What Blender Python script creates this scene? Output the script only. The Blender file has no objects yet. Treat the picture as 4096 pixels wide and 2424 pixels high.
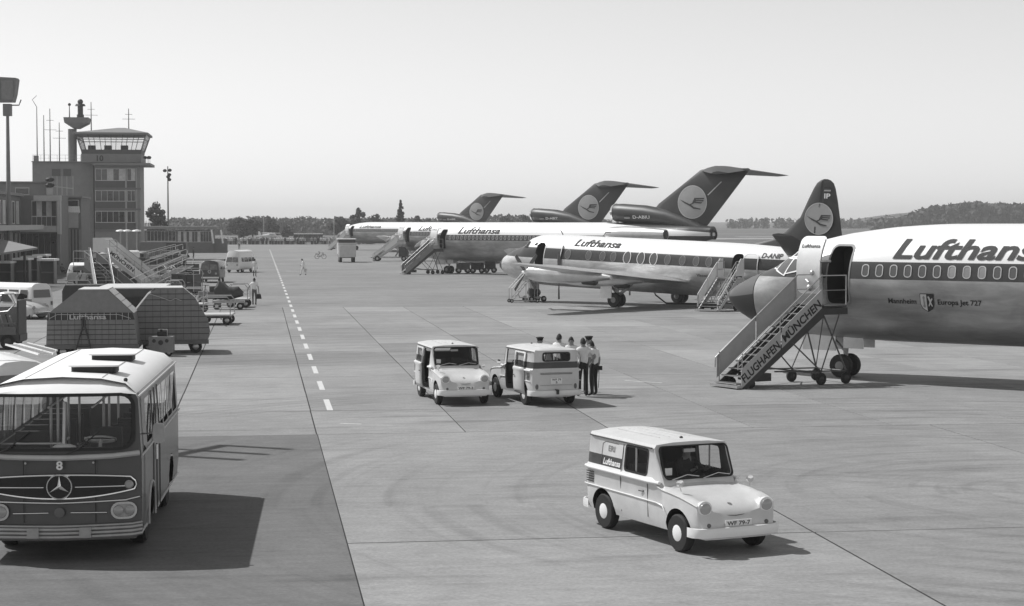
import bpy, bmesh, math, random
from mathutils import Vector, Matrix
R = math.radians
rnd = random.Random(7)
S = bpy.context.scene
COL = S.collection
# ---------------------------------------------------------------- camera
FPX, HC, PITCH = 7309.0, 5.32, math.atan(325 / 7309)
cd = bpy.data.cameras.new('camera'); cam = bpy.data.objects.new('camera', cd); COL.objects.link(cam)
cd.sensor_width = 36; cd.lens = 36 * FPX / 4096; cd.clip_start = .5; cd.clip_end = 20000
cam.location = (0, 0, HC); cam.rotation_euler = (R(90) - PITCH, 0, 0)
S.camera = cam
# ---------------------------------------------------------------- sky and sun
SUN_EL, SUN_AZ = 52, -66          # azimuth clockwise from +Y
W = bpy.data.worlds.new('World'); S.world = W; W.use_nodes = True
wn = W.node_tree.nodes; wl = W.node_tree.links; wn.clear()
sky = wn.new('ShaderNodeTexSky'); sky.sky_type = 'NISHITA'; sky.sun_disc = False
sky.sun_elevation = R(SUN_EL); sky.sun_rotation = R(SUN_AZ)
sky.air_density = 1.55; sky.dust_density = 0.3; sky.ozone_density = 1.0; sky.altitude = 500
bw = wn.new('ShaderNodeRGBToBW'); bg = wn.new('ShaderNodeBackground'); wo = wn.new('ShaderNodeOutputWorld')
bg.inputs[1].default_value = 0.122
wl.new(sky.outputs[0], bw.inputs[0]); wl.new(bw.outputs[0], bg.inputs[0]); wl.new(bg.outputs[0], wo.inputs[0])
sd = bpy.data.lights.new('sun', 'SUN'); sun = bpy.data.objects.new('sun', sd); COL.objects.link(sun)
sd.energy = 4.0; sd.angle = R(.53); sd.color = (1, 1, 1)
_e, _a = R(SUN_EL), R(SUN_AZ)
sdir = Vector((math.sin(_a) * math.cos(_e), math.cos(_a) * math.cos(_e), math.sin(_e)))
sun.rotation_euler = (-sdir).to_track_quat('-Z', 'Y').to_euler(); sun.location = (-30, 10, 60)
S.view_settings.view_transform = 'Standard'; S.view_settings.look = 'None'
S.view_settings.exposure = 0.05; S.view_settings.gamma = 1.0
S.cycles.max_bounces = 6; S.cycles.transparent_max_bounces = 12
# ---------------------------------------------------------------- pixel -> place (photo coordinates on a 2508 px wide view)
KV = 4096 / 2508
cP, sP = math.cos(PITCH), math.sin(PITCH)
def ray(x, y):
    a = (x * KV - 2048) / FPX; b = (y * KV - 1212) / FPX
    return Vector((a, cP - b * sP, -sP - b * cP))
def g(x, y, z=0.0):
    d = ray(x, y); t = (z - HC) / d.z
    return Vector((d.x * t, d.y * t, z))
def at(x, y, Y):
    d = ray(x, y); t = Y / d.y
    return Vector((d.x * t, Y, HC + d.z * t))
TH = math.atan((2048 - 1038) / FPX)      # heading of the apron's markings
AV = Vector((-math.sin(TH), math.cos(TH), 0)); BV = Vector((math.cos(TH), math.sin(TH), 0))
def ap(lat, along, z=0): return BV * lat + AV * along + Vector((0, 0, z))
# ---------------------------------------------------------------- materials (all grey: a black and white photograph)
MATS = {}
def M(name, v=.5, rough=.6, metal=0.0, var=0.0, scale=3.0, bump=0.0, spec=.5, stretch=None, coat=0.0):
    if name in MATS: return MATS[name]
    m = bpy.data.materials.new(name); m.use_nodes = True; MATS[name] = m
    n = m.node_tree.nodes; l = m.node_tree.links; p = n['Principled BSDF']
    p.inputs['Base Color'].default_value = (v, v, v, 1); p.inputs['Roughness'].default_value = rough
    p.inputs['Metallic'].default_value = metal; p.inputs['Specular IOR Level'].default_value = spec
    p.inputs['Coat Weight'].default_value = coat
    if var or bump:
        tc = n.new('ShaderNodeTexCoord'); mp = n.new('ShaderNodeMapping'); nz = n.new('ShaderNodeTexNoise')
        nz.inputs['Scale'].default_value = scale; nz.inputs['Detail'].default_value = 6; nz.inputs['Roughness'].default_value = .65
        if stretch: mp.inputs['Scale'].default_value = stretch
        l.new(tc.outputs['Object'], mp.inputs[0]); l.new(mp.outputs[0], nz.inputs['Vector'])
        if var:
            mr = n.new('ShaderNodeMapRange'); mr.inputs[1].default_value = .28; mr.inputs[2].default_value = .72
            mr.inputs[3].default_value = v * (1 - var); mr.inputs[4].default_value = v * (1 + var)
            l.new(nz.outputs[0], mr.inputs[0]); l.new(mr.outputs[0], p.inputs['Base Color'])
        if bump:
            b = n.new('ShaderNodeBump'); b.inputs['Strength'].default_value = bump; b.inputs['Distance'].default_value = .02
            l.new(nz.outputs[0], b.inputs['Height']); l.new(b.outputs[0], p.inputs['Normal'])
    return m
def glass(name, tint=.55, refl=.25, rough=.03):
    if name in MATS: return MATS[name]
    m = bpy.data.materials.new(name); m.use_nodes = True; MATS[name] = m
    n = m.node_tree.nodes; l = m.node_tree.links; n.clear()
    o = n.new('ShaderNodeOutputMaterial'); t = n.new('ShaderNodeBsdfTransparent'); gl = n.new('ShaderNodeBsdfGlossy'); mx = n.new('ShaderNodeMixShader')
    lw = n.new('ShaderNodeLayerWeight'); fr = n.new('ShaderNodeMath'); fr.operation = 'POWER'; fr.inputs[1].default_value = 5; l.new(lw.outputs['Facing'], fr.inputs[0]); ad = n.new('ShaderNodeMath'); ad.operation = 'ADD'; ad.inputs[1].default_value = refl
    ad.use_clamp = True
    t.inputs[0].default_value = (tint, tint, tint, 1); gl.inputs[0].default_value = (.9, .9, .9, 1); gl.inputs[1].default_value = rough
    l.new(fr.outputs[0], ad.inputs[0]); l.new(ad.outputs[0], mx.inputs[0]); l.new(t.outputs[0], mx.inputs[1]); l.new(gl.outputs[0], mx.inputs[2]); l.new(mx.outputs[0], o.inputs[0])
    return m
M('white', .78, .45, var=.05, scale=2); M('white_gloss', .76, .25, var=.03, coat=.3); M('dark', .035, .5, var=.2); M('black', .012, .6); M('rubber', .018, .8, var=.3, scale=8)
M('steel', .5, .35, .8, var=.15); M('chrome', .75, .15, .95); M('grey', .22, .6, var=.15); M('midgrey', .13, .6, var=.15); M('light', .5, .55, var=.1)
M('glass_dark', .02, .06, spec=.8); M('galv', .38, .45, .5, var=.15, scale=6); M('ink', .02, .6); M('blue', .055, .35, var=.1, coat=.3)
glass('pane', .85, .03); glass('screen', .92, .03)
# ---------------------------------------------------------------- mesh builder
class MB:
    def __init__(s): s.v = []; s.f = []; s.m = []; s.mi = 0
    def add(s, vs, fs, M4=None):
        k = len(s.v)
        s.v += [tuple(M4 @ Vector(v)) if M4 else tuple(v) for v in vs]
        s.f += [tuple(k + i for i in f) for f in fs]; s.m += [s.mi] * len(fs); return s
    def box(s, x0, x1, y0, y1, z0, z1, M4=None):
        v = [(x, y, z) for z in (z0, z1) for y in (y0, y1) for x in (x0, x1)]
        return s.add(v, [(0, 2, 3, 1), (4, 5, 7, 6), (0, 1, 5, 4), (2, 6, 7, 3), (0, 4, 6, 2), (1, 3, 7, 5)], M4)
    def loft(s, rings, cap=True, closed=True, M4=None):
        n = len(rings[0]); v = [p for r in rings for p in r]; f = []
        for i in range(len(rings) - 1):
            for j in range(n if closed else n - 1):
                k = (j + 1) % n; f.append((i * n + j, i * n + k, (i + 1) * n + k, (i + 1) * n + j))
        if cap: f.append(tuple(range(n - 1, -1, -1))); f.append(tuple((len(rings) - 1) * n + j for j in range(n)))
        return s.add(v, f, M4)
    def cyl(s, p0, p1, r0, r1=None, n=10, cap=True):
        p0, p1 = Vector(p0), Vector(p1); r1 = r0 if r1 is None else r1
        t = (p1 - p0).normalized(); a = t.orthogonal().normalized(); b = t.cross(a)
        ring = lambda p, r: [p + (a * math.cos(6.28318 * i / n) + b * math.sin(6.28318 * i / n)) * r for i in range(n)]
        return s.loft([ring(p0, r0), ring(p1, r1)], cap)
    def tube(s, pts, r, n=6, rs=None):
        pts = [Vector(p) for p in pts]; rings = []; ref = None
        for i, p in enumerate(pts):
            t = (pts[min(i + 1, len(pts) - 1)] - pts[max(i - 1, 0)]).normalized()
            a = t.orthogonal().normalized() if ref is None else (ref - t * ref.dot(t)).normalized()
            ref = a; b = t.cross(a); q = rs[i] if rs else r
            rings.append([p + (a * math.cos(6.28318 * k / n) + b * math.sin(6.28318 * k / n)) * q for k in range(n)])
        return s.loft(rings)
    def prism(s, poly, axis, a, b, M4=None):
        def P(u, v, w): return {'x': (w, u, v), 'y': (u, w, v), 'z': (u, v, w)}[axis]
        n = len(poly); v = [P(u, q, a) for u, q in poly] + [P(u, q, b) for u, q in poly]
        f = [tuple(range(n)), tuple(range(2 * n - 1, n - 1, -1))] + [(i, n + i, n + (i + 1) % n, (i + 1) % n) for i in range(n)]
        return s.add(v, f, M4)
    def lathe(s, prof, n=16, axis='z', M4=None):
        rings = []
        for r, h in prof:
            ring = []
            for i in range(n):
                c, d = r * math.cos(6.28318 * i / n), r * math.sin(6.28318 * i / n)
                ring.append({'z': (c, d, h), 'x': (h, c, d), 'y': (d, h, c)}[axis])
            rings.append(ring)
        return s.loft(rings, True, True, M4)
    def torus(s, R_, r, M4=None, n=28, m=6):
        v = [((R_ + r * math.cos(6.28318 * j / m)) * math.cos(6.28318 * i / n), (R_ + r * math.cos(6.28318 * j / m)) * math.sin(6.28318 * i / n), r * math.sin(6.28318 * j / m)) for i in range(n) for j in range(m)]
        return s.add(v, [(i * m + j, i * m + (j + 1) % m, ((i + 1) % n) * m + (j + 1) % m, ((i + 1) % n) * m + j) for i in range(n) for j in range(m)], M4)
    def ball(s, c, r, n=10, m=6, sc=(1, 1, 1)):
        pr = [(max(.001, r * math.sin(math.pi * i / m)), -r * math.cos(math.pi * i / m)) for i in range(m + 1)]
        return s.lathe(pr, n, 'z', Matrix.Translation(c) @ Matrix.Diagonal((sc[0], sc[1], sc[2], 1)))
    def mesh(s, name, mats, smooth=35):
        me = bpy.data.meshes.new(name); me.from_pydata(s.v, [], s.f)
        for m in (mats if isinstance(mats, (list, tuple)) else [mats]): me.materials.append(MATS[m] if isinstance(m, str) else m)
        me.polygons.foreach_set('material_index', s.m)
        bm = bmesh.new(); bm.from_mesh(me); bmesh.ops.recalc_face_normals(bm, faces=bm.faces); bm.to_mesh(me); bm.free()
        if smooth: me.shade_smooth(); me.set_sharp_from_angle(angle=R(smooth))
        return me
    def obj(s, name, mats, parent=None, smooth=35, **kw): return put(name, s.mesh(name, mats, smooth), parent, **kw)
def put(name, me, parent=None, loc=(0, 0, 0), rot=(0, 0, 0), sc=(1, 1, 1)):
    o = bpy.data.objects.new(name, me); COL.objects.link(o); o.parent = parent
    o.location = loc; o.rotation_euler = rot; o.scale = sc
    return o
def tag(o, label, cat, group=None):
    o['label'] = label; o['category'] = cat
    if group: o['group'] = group
    return o
def thing(name, label, cat, loc=(0, 0, 0), rz=0.0, group=None):
    o = put(name, None, None, loc, (0, 0, rz)); o.empty_display_size = .3
    return tag(o, label, cat, group)
def struct(o): o['kind'] = 'structure'; return o
def copy_tree(o, parent=None):
    c = o.copy(); COL.objects.link(c); c.parent = parent
    for ch in list(o.children): copy_tree(ch, c)
    return c
def boolean(o, cutters, mode='INDEX'):
    for c in cutters:
        md = o.modifiers.new('b', 'BOOLEAN'); md.operation = 'DIFFERENCE'; md.solver = 'EXACT'; md.object = c; md.material_mode = mode
    dg = bpy.context.evaluated_depsgraph_get()
    me = bpy.data.meshes.new_from_object(o.evaluated_get(dg)); o.modifiers.clear(); old = o.data; o.data = me
    for c in cutters: bpy.data.objects.remove(c)
    return o
# ---------------------------------------------------------------- lettering and flat marks
TXT = {}
def text2d(s, bold=.0, shear=0.0):
    """-> (verts, faces) of the string, cap height 1, starting at x = 0, baseline 0"""
    k = (s, bold, shear)
    if k not in TXT:
        cu = bpy.data.curves.new('t', 'FONT'); cu.body = s; cu.size = 1.0; cu.offset = bold; cu.shear = shear; cu.resolution_u = 3
        o = bpy.data.objects.new('t', cu); COL.objects.link(o)
        dg = bpy.context.evaluated_depsgraph_get(); me = bpy.data.meshes.new_from_object(o.evaluated_get(dg))
        v = [(p.co.x, p.co.y) for p in me.vertices]; f = [tuple(p.vertices) for p in me.polygons]
        bpy.data.objects.remove(o); bpy.data.meshes.remove(me)
        x0 = min(p[0] for p in v); h = .73
        TXT[k] = ([((x - x0) / h, y / h) for x, y in v], f)
    return TXT[k]
def textfit(s, x0, x1, z0, h, bold=.0, shear=0.0):
    v, f = text2d(s, bold, shear); w = max(p[0] for p in v)
    return [(x0 + x * (x1 - x0) / w, z0 + y * h) for x, y in v], f
def flat_text(name, s, M4, w, h, mat, parent, bold=.02, shear=0.0):
    """lettering lying in the local xy plane of M4, origin lower left"""
    v, f = textfit(s, 0, w, 0, h, bold, shear)
    return MB().add([(x, y, 0) for x, y in v], f, M4).obj(name, mat, parent, smooth=0)
def conform(v2, f2, fn, cx=None, cz=None):
    """cut a flat (x,z) mesh on a grid, then map its corners with fn(x,z)"""
    bm = bmesh.new(); vs = [bm.verts.new((x, 0, z)) for x, z in v2]
    for f in f2:
        try: bm.faces.new([vs[i] for i in f])
        except ValueError: pass
    for lst, no in ((cx, (1, 0, 0)), (cz, (0, 0, 1))):
        if not lst: continue
        lo = min(p[0] if no[0] else p[1] for p in v2); hi = max(p[0] if no[0] else p[1] for p in v2)
        q = math.floor(lo / lst) * lst
        while q < hi:
            if q > lo: bmesh.ops.bisect_plane(bm, geom=bm.verts[:] + bm.edges[:] + bm.faces[:], plane_co=(q, 0, q), plane_no=no, dist=1e-5)
            q += lst
    bm.verts.index_update(); mb = MB()
    mb.add([fn(v.co.x, v.co.z) for v in bm.verts], [[v.index for v in f.verts] for f in bm.faces]); bm.free()
    return mb
def rrect(x0, x1, z0, z1, r, n=4):
    out = []
    for cx, cz, a in ((x1 - r, z1 - r, 0), (x0 + r, z1 - r, 90), (x0 + r, z0 + r, 180), (x1 - r, z0 + r, 270)):
        for i in range(n + 1): t = R(a + 90 * i / n); out.append((cx + r * math.cos(t), cz + r * math.sin(t)))
    return out
def ringpoly(outer, inner):
    n = len(outer); v = list(outer) + list(inner)
    return v, [(i, (i + 1) % n, n + (i + 1) % n, n + i) for i in range(n)]
def wheel(mb_name, r, w, parent, loc, axis='y', hub='steel', hubr=.55, rot=(0, 0, 0)):
    """tyre with a rim as its child"""
    t = MB().lathe([(r * .55, -w / 2), (r * .92, -w / 2), (r, -w * .32), (r, w * .32), (r * .92, w / 2), (r * .55, w / 2)], 20, axis).obj(mb_name, 'rubber', parent, loc=loc, rot=rot)
    MB().lathe([(.01, -w * .62), (r * hubr * .7, -w * .57), (r * hubr, -w * .45), (r * hubr, w * .45), (r * hubr * .7, w * .57), (.01, w * .62)], 16, axis).obj('rim', hub, t)
    return t
# ================================================================ ground
def ground_mat(name, base, kind):
    m = bpy.data.materials.new(name); m.use_nodes = True; MATS[name] = m
    n = m.node_tree.nodes; l = m.node_tree.links; p = n['Principled BSDF']
    p.inputs['Roughness'].default_value = .85; p.inputs['Specular IOR Level'].default_value = .25
    ge = n.new('ShaderNodeNewGeometry'); mp = n.new('ShaderNodeMapping'); mp.inputs['Rotation'].default_value = (0, 0, -TH)
    l.new(ge.outputs['Position'], mp.inputs[0])
    def noise(sc, det=5, st=(1, 1, 1), ro=.6, dist=0):
        q = n.new('ShaderNodeMapping'); q.inputs['Scale'].default_value = st; l.new(mp.outputs[0], q.inputs[0])
        z = n.new('ShaderNodeTexNoise'); z.inputs['Scale'].default_value = sc; z.inputs['Detail'].default_value = det; z.inputs['Roughness'].default_value = ro
        z.inputs['Distortion'].default_value = dist; l.new(q.outputs[0], z.inputs['Vector']); return z.outputs[0]
    def rng(x, a, b, c, d):
        r = n.new('ShaderNodeMapRange'); r.inputs[1].default_value = a; r.inputs[2].default_value = b; r.inputs[3].default_value = c; r.inputs[4].default_value = d
        l.new(x, r.inputs[0]); return r.outputs[0]
    def math_(op, a, b):
        q = n.new('ShaderNodeMath'); q.operation = op
        for i, z in enumerate((a, b)):
            if isinstance(z, (int, float)): q.inputs[i].default_value = z
            else: l.new(z, q.inputs[i])
        return q.outputs[0]
    big = rng(noise(.06, 4), .3, .7, .86, 1.14)
    mid = rng(noise(.55, 6, (1, .5, 1)), .25, .75, .90, 1.10)
    fine = math_('MULTIPLY', rng(noise(14, 3), .2, .8, .80, 1.20), rng(noise(3.5, 5, (.5, 1, 1), .7), .25, .75, .86, 1.14))
    c = math_('MULTIPLY', math_('MULTIPLY', big, mid), math_('MULTIPLY', fine, base))
    if kind in ('concrete', 'asphalt'):
        # oil stains and skid marks: thin dark streaks running across the stands and curved tyre arcs
        st = math_('MULTIPLY', rng(noise(.9, 5, (.16, 1, 1), .55), .58, .74, 1, .62), rng(noise(3.2, 4, (.12, 1, 1), .6), .3, .7, .93, 1.06))
        def polar(cx, cy, kr, ka, lo, hi, depth):
            q = n.new('ShaderNodeMapping'); q.inputs['Location'].default_value = (-cx, -cy, 0); l.new(mp.outputs[0], q.inputs[0])
            sx = n.new('ShaderNodeSeparateXYZ'); l.new(q.outputs[0], sx.inputs[0]); ln = n.new('ShaderNodeVectorMath'); ln.operation = 'LENGTH'; l.new(q.outputs[0], ln.inputs[0])
            cb = n.new('ShaderNodeCombineXYZ'); l.new(math_('MULTIPLY', ln.outputs['Value'], kr), cb.inputs[0]); l.new(math_('MULTIPLY', math_('ARCTAN2', sx.outputs[1], sx.outputs[0]), ka), cb.inputs[1])
            z = n.new('ShaderNodeTexNoise'); z.inputs['Scale'].default_value = 1; z.inputs['Detail'].default_value = 3; l.new(cb.outputs[0], z.inputs['Vector'])
            return rng(z.outputs[0], lo, hi, 1, depth)
        msk = rng(noise(.09, 2), .40, .55, .1, 1)
        ar = math_('MULTIPLY', polar(16, 34, 2.6, .8, .50, .68, .80), polar(-6, 8, 1.9, 1.6, .54, .72, .84))
        arcs = math_('ADD', math_('MULTIPLY', math_('SUBTRACT', ar, 1), msk), 1)
        c = math_('MULTIPLY', math_('MULTIPLY', c, st), arcs)
        oi = n.new('ShaderNodeObjectInfo'); c = math_('MULTIPLY', c, rng(oi.outputs['Random'], 0, 1, .85, 1.12))
    if kind == 'field':
        bands = rng(noise(.01, 4, (.25, 1, 1)), .35, .65, .72, 1.3); c = math_('MULTIPLY', c, bands)
    l.new(c, p.inputs['Base Color'])
    b = n.new('ShaderNodeBump'); b.inputs['Strength'].default_value = .25; b.inputs['Distance'].default_value = .01
    l.new(noise(9, 4), b.inputs['Height']); l.new(b.outputs[0], p.inputs['Normal'])
    return m
ground_mat('concrete', .27, 'concrete'); ground_mat('asphalt', .145, 'asphalt'); ground_mat('field', .125, 'field'); ground_mat('taxiway', .36, 'plain')
M('joint', .03, .9); M('paint', .58, .7, var=.18, scale=6)
def sheet(name, pts, z, mat):
    o = MB().add([(x, y, z) for x, y in pts], [tuple(range(len(pts)))]).obj(name, mat, smooth=0); return struct(o)
gr = MB(); rows = [(-150, -.05), (300, -.05), (700, -.05), (1000, .1), (1400, .9), (2000, 2.6), (2600, 4.5)]
gr.loft([[(x, y, z) for x in (-1500, -700, 0, 700, 1500)] for y, z in rows], False, False); struct(gr.obj('airfield_grass', 'field', smooth=60))
A2 = lambda lat, al: tuple(ap(lat, al))[:2]
apron = sheet('apron', [A2(-60, -20), A2(95, -20), A2(95, 430), A2(-60, 430)], -.016, 'joint')
MB().box(-60, 95, 114.2, 430, -.016, 0).obj('far_concrete', 'concrete', apron, smooth=0, rot=(0, 0, TH))
lane = MB().box(-60, 1.40, -20, 45.8, -.012, -.002).obj('asphalt_lane', 'asphalt', apron, smooth=0, rot=(0, 0, TH))
MB().box(-60, -13.67, 45.83, 114.2, -.012, -.002).obj('asphalt_strip', 'asphalt', apron, smooth=0, rot=(0, 0, TH))
MB().box(-60, -15.5, 114.3, 300, .002, .004).obj('shaded_forecourt', 'asphalt', apron, smooth=0, rot=(0, 0, TH))  # dark sheet: asphalt, with the terminal's shade also put into the ground colour
slab_me = {}
def slab(x0, x1, y0, y1, gap):
    k = (round(x1 - x0, 2), round(y1 - y0, 2), gap)
    if k not in slab_me:
        w, h, q = k[0] / 2 - gap / 2, k[1] / 2 - gap / 2, .006
        slab_me[k] = MB().loft([[(-w, -h, -.014), (w, -h, -.014), (w, h, -.014), (-w, h, -.014)], [(-w, -h, -q), (w, -h, -q), (w, h, -q), (-w, h, -q)],
                                [(-w + q, -h + q, 0), (w - q, -h + q, 0), (w - q, h - q, 0), (-w + q, h - q, 0)]], True).mesh('concrete_slab', 'concrete', 0)
    c = ap((x0 + x1) / 2, (y0 + y1) / 2)
    put('concrete_slab', slab_me[k], apron, (c.x, c.y, rnd.uniform(-.002, .002)), (0, 0, TH))
for i in range(6):
    for j in range(3): slab(1.4 + 8 * i, 9.4 + 8 * i, 45.8 - 15.65 * (j + 1), 45.8 - 15.65 * j, .05)
for i in range(-4, 12):
    for j in range(12):
        slab(1.4 + 3.75 * i, 5.15 + 3.75 * i, 45.8 + 5.7 * j, 45.8 + 5.7 * (j + 1), .04 if (i + j) % 3 else .028)
dash = MB().box(-.085, .085, -1.6, 1.6, 0, .002).mesh('lane_dash', 'paint', 0)
for k in range(48):
    c = ap(1.95, 53.2 + 6.33 * k, .004); put('lane_dash', dash, apron, tuple(c), (0, 0, TH))
for k in range(14):
    c = ap(-10.2, 150 + 6.3 * k, .004); put('lane_dash', dash, apron, tuple(c), (0, 0, TH))
for (x0, y0, x1, y1, w) in ((1530, 932, 1622, 938, .1), (833, 1037, 885, 1039, .1), (700, 664, 740, 665, .2)):
    a, b = g(x0, y0), g(x1, y1); d = (b - a).normalized(); nn = Vector((-d.y, d.x, 0)) * w / 2
    MB().add([a + nn, b + nn, b - nn, a - nn], [(0, 1, 2, 3)]).obj('paint_mark', 'paint', apron, smooth=0, loc=(0, 0, .005))
# taxiway and runway beyond the stands
for nm, p in (('taxiway', [(60, 560), (900, 700), (900, 735), (60, 590)]), ('taxiway', [(80, 640), (1100, 675), (1100, 697), (80, 660)])):
    sheet(nm, p, -.03, 'taxiway')
# ================================================================ aircraft
PHI = .659
U = Vector((math.cos(PHI), -math.sin(PHI), 0)); PT = Vector((-math.sin(PHI), -math.cos(PHI), 0))   # aft, port
def interp(tab, x):
    if x <= tab[0][0]: return tab[0][1:]
    for a, b in zip(tab, tab[1:]):
        if x <= b[0]:
            t = (x - a[0]) / (b[0] - a[0]); return tuple(p + (q - p) * t for p, q in zip(a[1:], b[1:]))
    return tab[-1][1:]
class Body:
    """a fuselage: x aft, y starboard, z up; rows are x, top, bottom, half width, height of the widest point"""
    def __init__(s, tab, n=48): s.tab = tab; s.n = n
    def ring(s, x, grow=0):
        t, b, w, c = interp(s.tab, x); o = []
        for i in range(s.n):
            a = 6.28318 * i / s.n; si, co = math.sin(a), math.cos(a)
            o.append((x, (w + grow) * co, c + ((t - c) if si > 0 else (c - b)) * si))
        return o
    def half(s, x, z):
        t, b, w, c = interp(s.tab, x); q = (z - c) / ((t - c) if z > c else (c - b)); return w * math.sqrt(max(0, 1 - min(1, q * q)))
    def port(s, x, z, off=.012): return (x, -s.half(x, z) - off, z)
    def mesh(s, name, mat, xs): return MB().loft([s.ring(x) for x in xs]).mesh(name, mat, 50)
    def decal(s, name, poly, mat, parent, off=.012, sub=.12, side=-1):
        v, f = poly if isinstance(poly, tuple) else (poly, [tuple(range(len(poly)))])
        def fn(x, z):
            t, b, w, c = interp(s.tab, x); y = s.half(x, z); h = (t - c) if z > c else (c - b)
            ny, nz = y / (w * w), (z - c) / (h * h); q = math.hypot(ny, nz) or 1
            return (x, side * (y + (off + .006) * ny / q), z + (off + .006) * nz / q)
        mb = conform(v, f, fn, None if s.flatx else .25, sub)
        return mb.obj(name, mat, parent, smooth=60)
    flatx = False
def smooth_tab(tab, step):
    """resample rows with a smooth curve"""
    xs = [r[0] for r in tab]; out = []; x = xs[0]
    def cr(p0, p1, p2, p3, t): return p1 + .5 * t * (p2 - p0 + t * (2 * p0 - 5 * p1 + 4 * p2 - p3 + t * (3 * (p1 - p2) + p3 - p0)))
    for i in range(len(tab) - 1):
        p0, p1, p2, p3 = tab[max(i - 1, 0)], tab[i], tab[i + 1], tab[min(i + 2, len(tab) - 1)]
        k = max(1, int((p2[0] - p1[0]) / step))
        for j in range(k):
            t = j / k; out.append((p1[0] + (p2[0] - p1[0]) * t,) + tuple(cr(p0[q], p1[q], p2[q], p3[q], t) for q in range(1, 5)))
    return out + [tab[-1]]
JET = Body(smooth_tab([(0, 2.66, 2.62, .03, 2.64), (.12, 2.9, 2.4, .26, 2.66), (.45, 3.12, 2.12, .52, 2.68), (1.0, 3.38, 1.84, .83, 2.74), (1.6, 3.6, 1.66, 1.08, 2.82), (2.2, 3.83, 1.54, 1.3, 2.92),
    (2.7, 4.14, 1.46, 1.45, 3.02), (3.2, 4.47, 1.41, 1.57, 3.1), (4.0, 4.74, 1.36, 1.69, 3.2), (5.0, 4.95, 1.33, 1.79, 3.3), (6.5, 5.14, 1.3, 1.86, 3.36), (8.5, 5.25, 1.3, 1.88, 3.37), (14, 5.25, 1.3, 1.88, 3.37),
    (24, 5.25, 1.3, 1.88, 3.37), (27.5, 5.25, 1.5, 1.86, 3.4), (31, 5.2, 2.05, 1.66, 3.6), (34, 5.1, 2.9, 1.2, 4.0), (36.3, 4.9, 3.7, .66, 4.3)], .35))
def paint_mat(name, lo, hi, metal, stain=True, tail=None, white=.8, dark=.05):
    """white top, dark window band between lo and hi, bare metal below, dark tail behind a sloping line"""
    m = bpy.data.materials.new(name); m.use_nodes = True; MATS[name] = m
    n = m.node_tree.nodes; l = m.node_tree.links; p = n['Principled BSDF']
    tc = n.new('ShaderNodeTexCoord'); sx = n.new('ShaderNodeSeparateXYZ'); l.new(tc.outputs['Object'], sx.inputs[0])
    def mt(op, a, b):
        q = n.new('ShaderNodeMath'); q.operation = op
        for i, z in enumerate((a, b)):
            if isinstance(z, (int, float)): q.inputs[i].default_value = z
            else: l.new(z, q.inputs[i])
        return q.outputs[0]
    def mix(f, a, b):
        q = n.new('ShaderNodeMix'); q.data_type = 'FLOAT'
        for i, z in ((0, f), (2, a), (3, b)):
            if isinstance(z, (int, float)): q.inputs[i].default_value = z
            else: l.new(z, q.inputs[i])
        return q.outputs[0]
    isw = mt('GREATER_THAN', sx.outputs[2], hi); isb = mt('GREATER_THAN', sx.outputs[2], lo)
    nz = n.new('ShaderNodeTexNoise'); nz.inputs['Scale'].default_value = .9; nz.inputs['Detail'].default_value = 7; nz.inputs['Roughness'].default_value = .6; nz.inputs['Distortion'].default_value = .6
    mp = n.new('ShaderNodeMapping'); mp.inputs['Scale'].default_value = (.55, 1, 1.3); l.new(tc.outputs['Object'], mp.inputs[0]); l.new(mp.outputs[0], nz.inputs['Vector'])
    mr = n.new('ShaderNodeMapRange'); mr.inputs[1].default_value = .3; mr.inputs[2].default_value = .7; mr.inputs[3].default_value = metal * .72; mr.inputs[4].default_value = metal * 1.15; l.new(nz.outputs[0], mr.inputs[0])
    n2 = n.new('ShaderNodeTexNoise'); n2.inputs['Scale'].default_value = 1.6; n2.inputs['Detail'].default_value = 8; n2.inputs['Roughness'].default_value = .7; n2.inputs['Distortion'].default_value = 1.2
    m2_ = n.new('ShaderNodeMapping'); m2_.inputs['Scale'].default_value = (.22, 1, 1.6); l.new(tc.outputs['Object'], m2_.inputs[0]); l.new(m2_.outputs[0], n2.inputs['Vector'])
    r2 = n.new('ShaderNodeMapRange'); r2.inputs[1].default_value = .3; r2.inputs[2].default_value = .72; r2.inputs[3].default_value = .78; r2.inputs[4].default_value = 1.18; l.new(n2.outputs[0], r2.inputs[0])
    met = mt('MULTIPLY', mr.outputs[0], r2.outputs[0])
    c = mix(isb, met, dark); c = mix(isw, c, white)
    isp = isb
    if tail:
        x0, z0, k = tail; lim = mt('SUBTRACT', z0, mt('MULTIPLY', mt('SUBTRACT', sx.outputs[0], x0), k))
        t = mt('MULTIPLY', mt('GREATER_THAN', sx.outputs[2], lim), mt('GREATER_THAN', sx.outputs[0], x0)); c = mix(t, c, .045)
        isp = mt('MAXIMUM', isp, t)
    l.new(c, p.inputs['Base Color']); l.new(mix(isp, .75, 0.0), p.inputs['Metallic']); l.new(mix(isp, .42, .32), p.inputs['Roughness'])
    # skin panels: faint lap joints every half metre
    w = n.new('ShaderNodeTexBrick'); w.inputs['Scale'].default_value = 1; w.inputs['Brick Width'].default_value = 2.2; w.inputs['Row Height'].default_value = .62; w.inputs['Mortar Size'].default_value = .006
    cb = n.new('ShaderNodeCombineXYZ'); l.new(sx.outputs[0], cb.inputs[0]); l.new(sx.outputs[2], cb.inputs[1]); l.new(cb.outputs[0], w.inputs['Vector'])
    b = n.new('ShaderNodeBump'); b.inputs['Strength'].default_value = .12; b.inputs['Distance'].default_value = .01; l.new(w.outputs['Fac'], b.inputs['Height']); b.invert = True
    l.new(b.outputs[0], p.inputs['Normal'])
    return m
paint_mat('jet_paint', 3.435, 4.005, .40, tail=(24.6, 5.2, .075))
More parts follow.
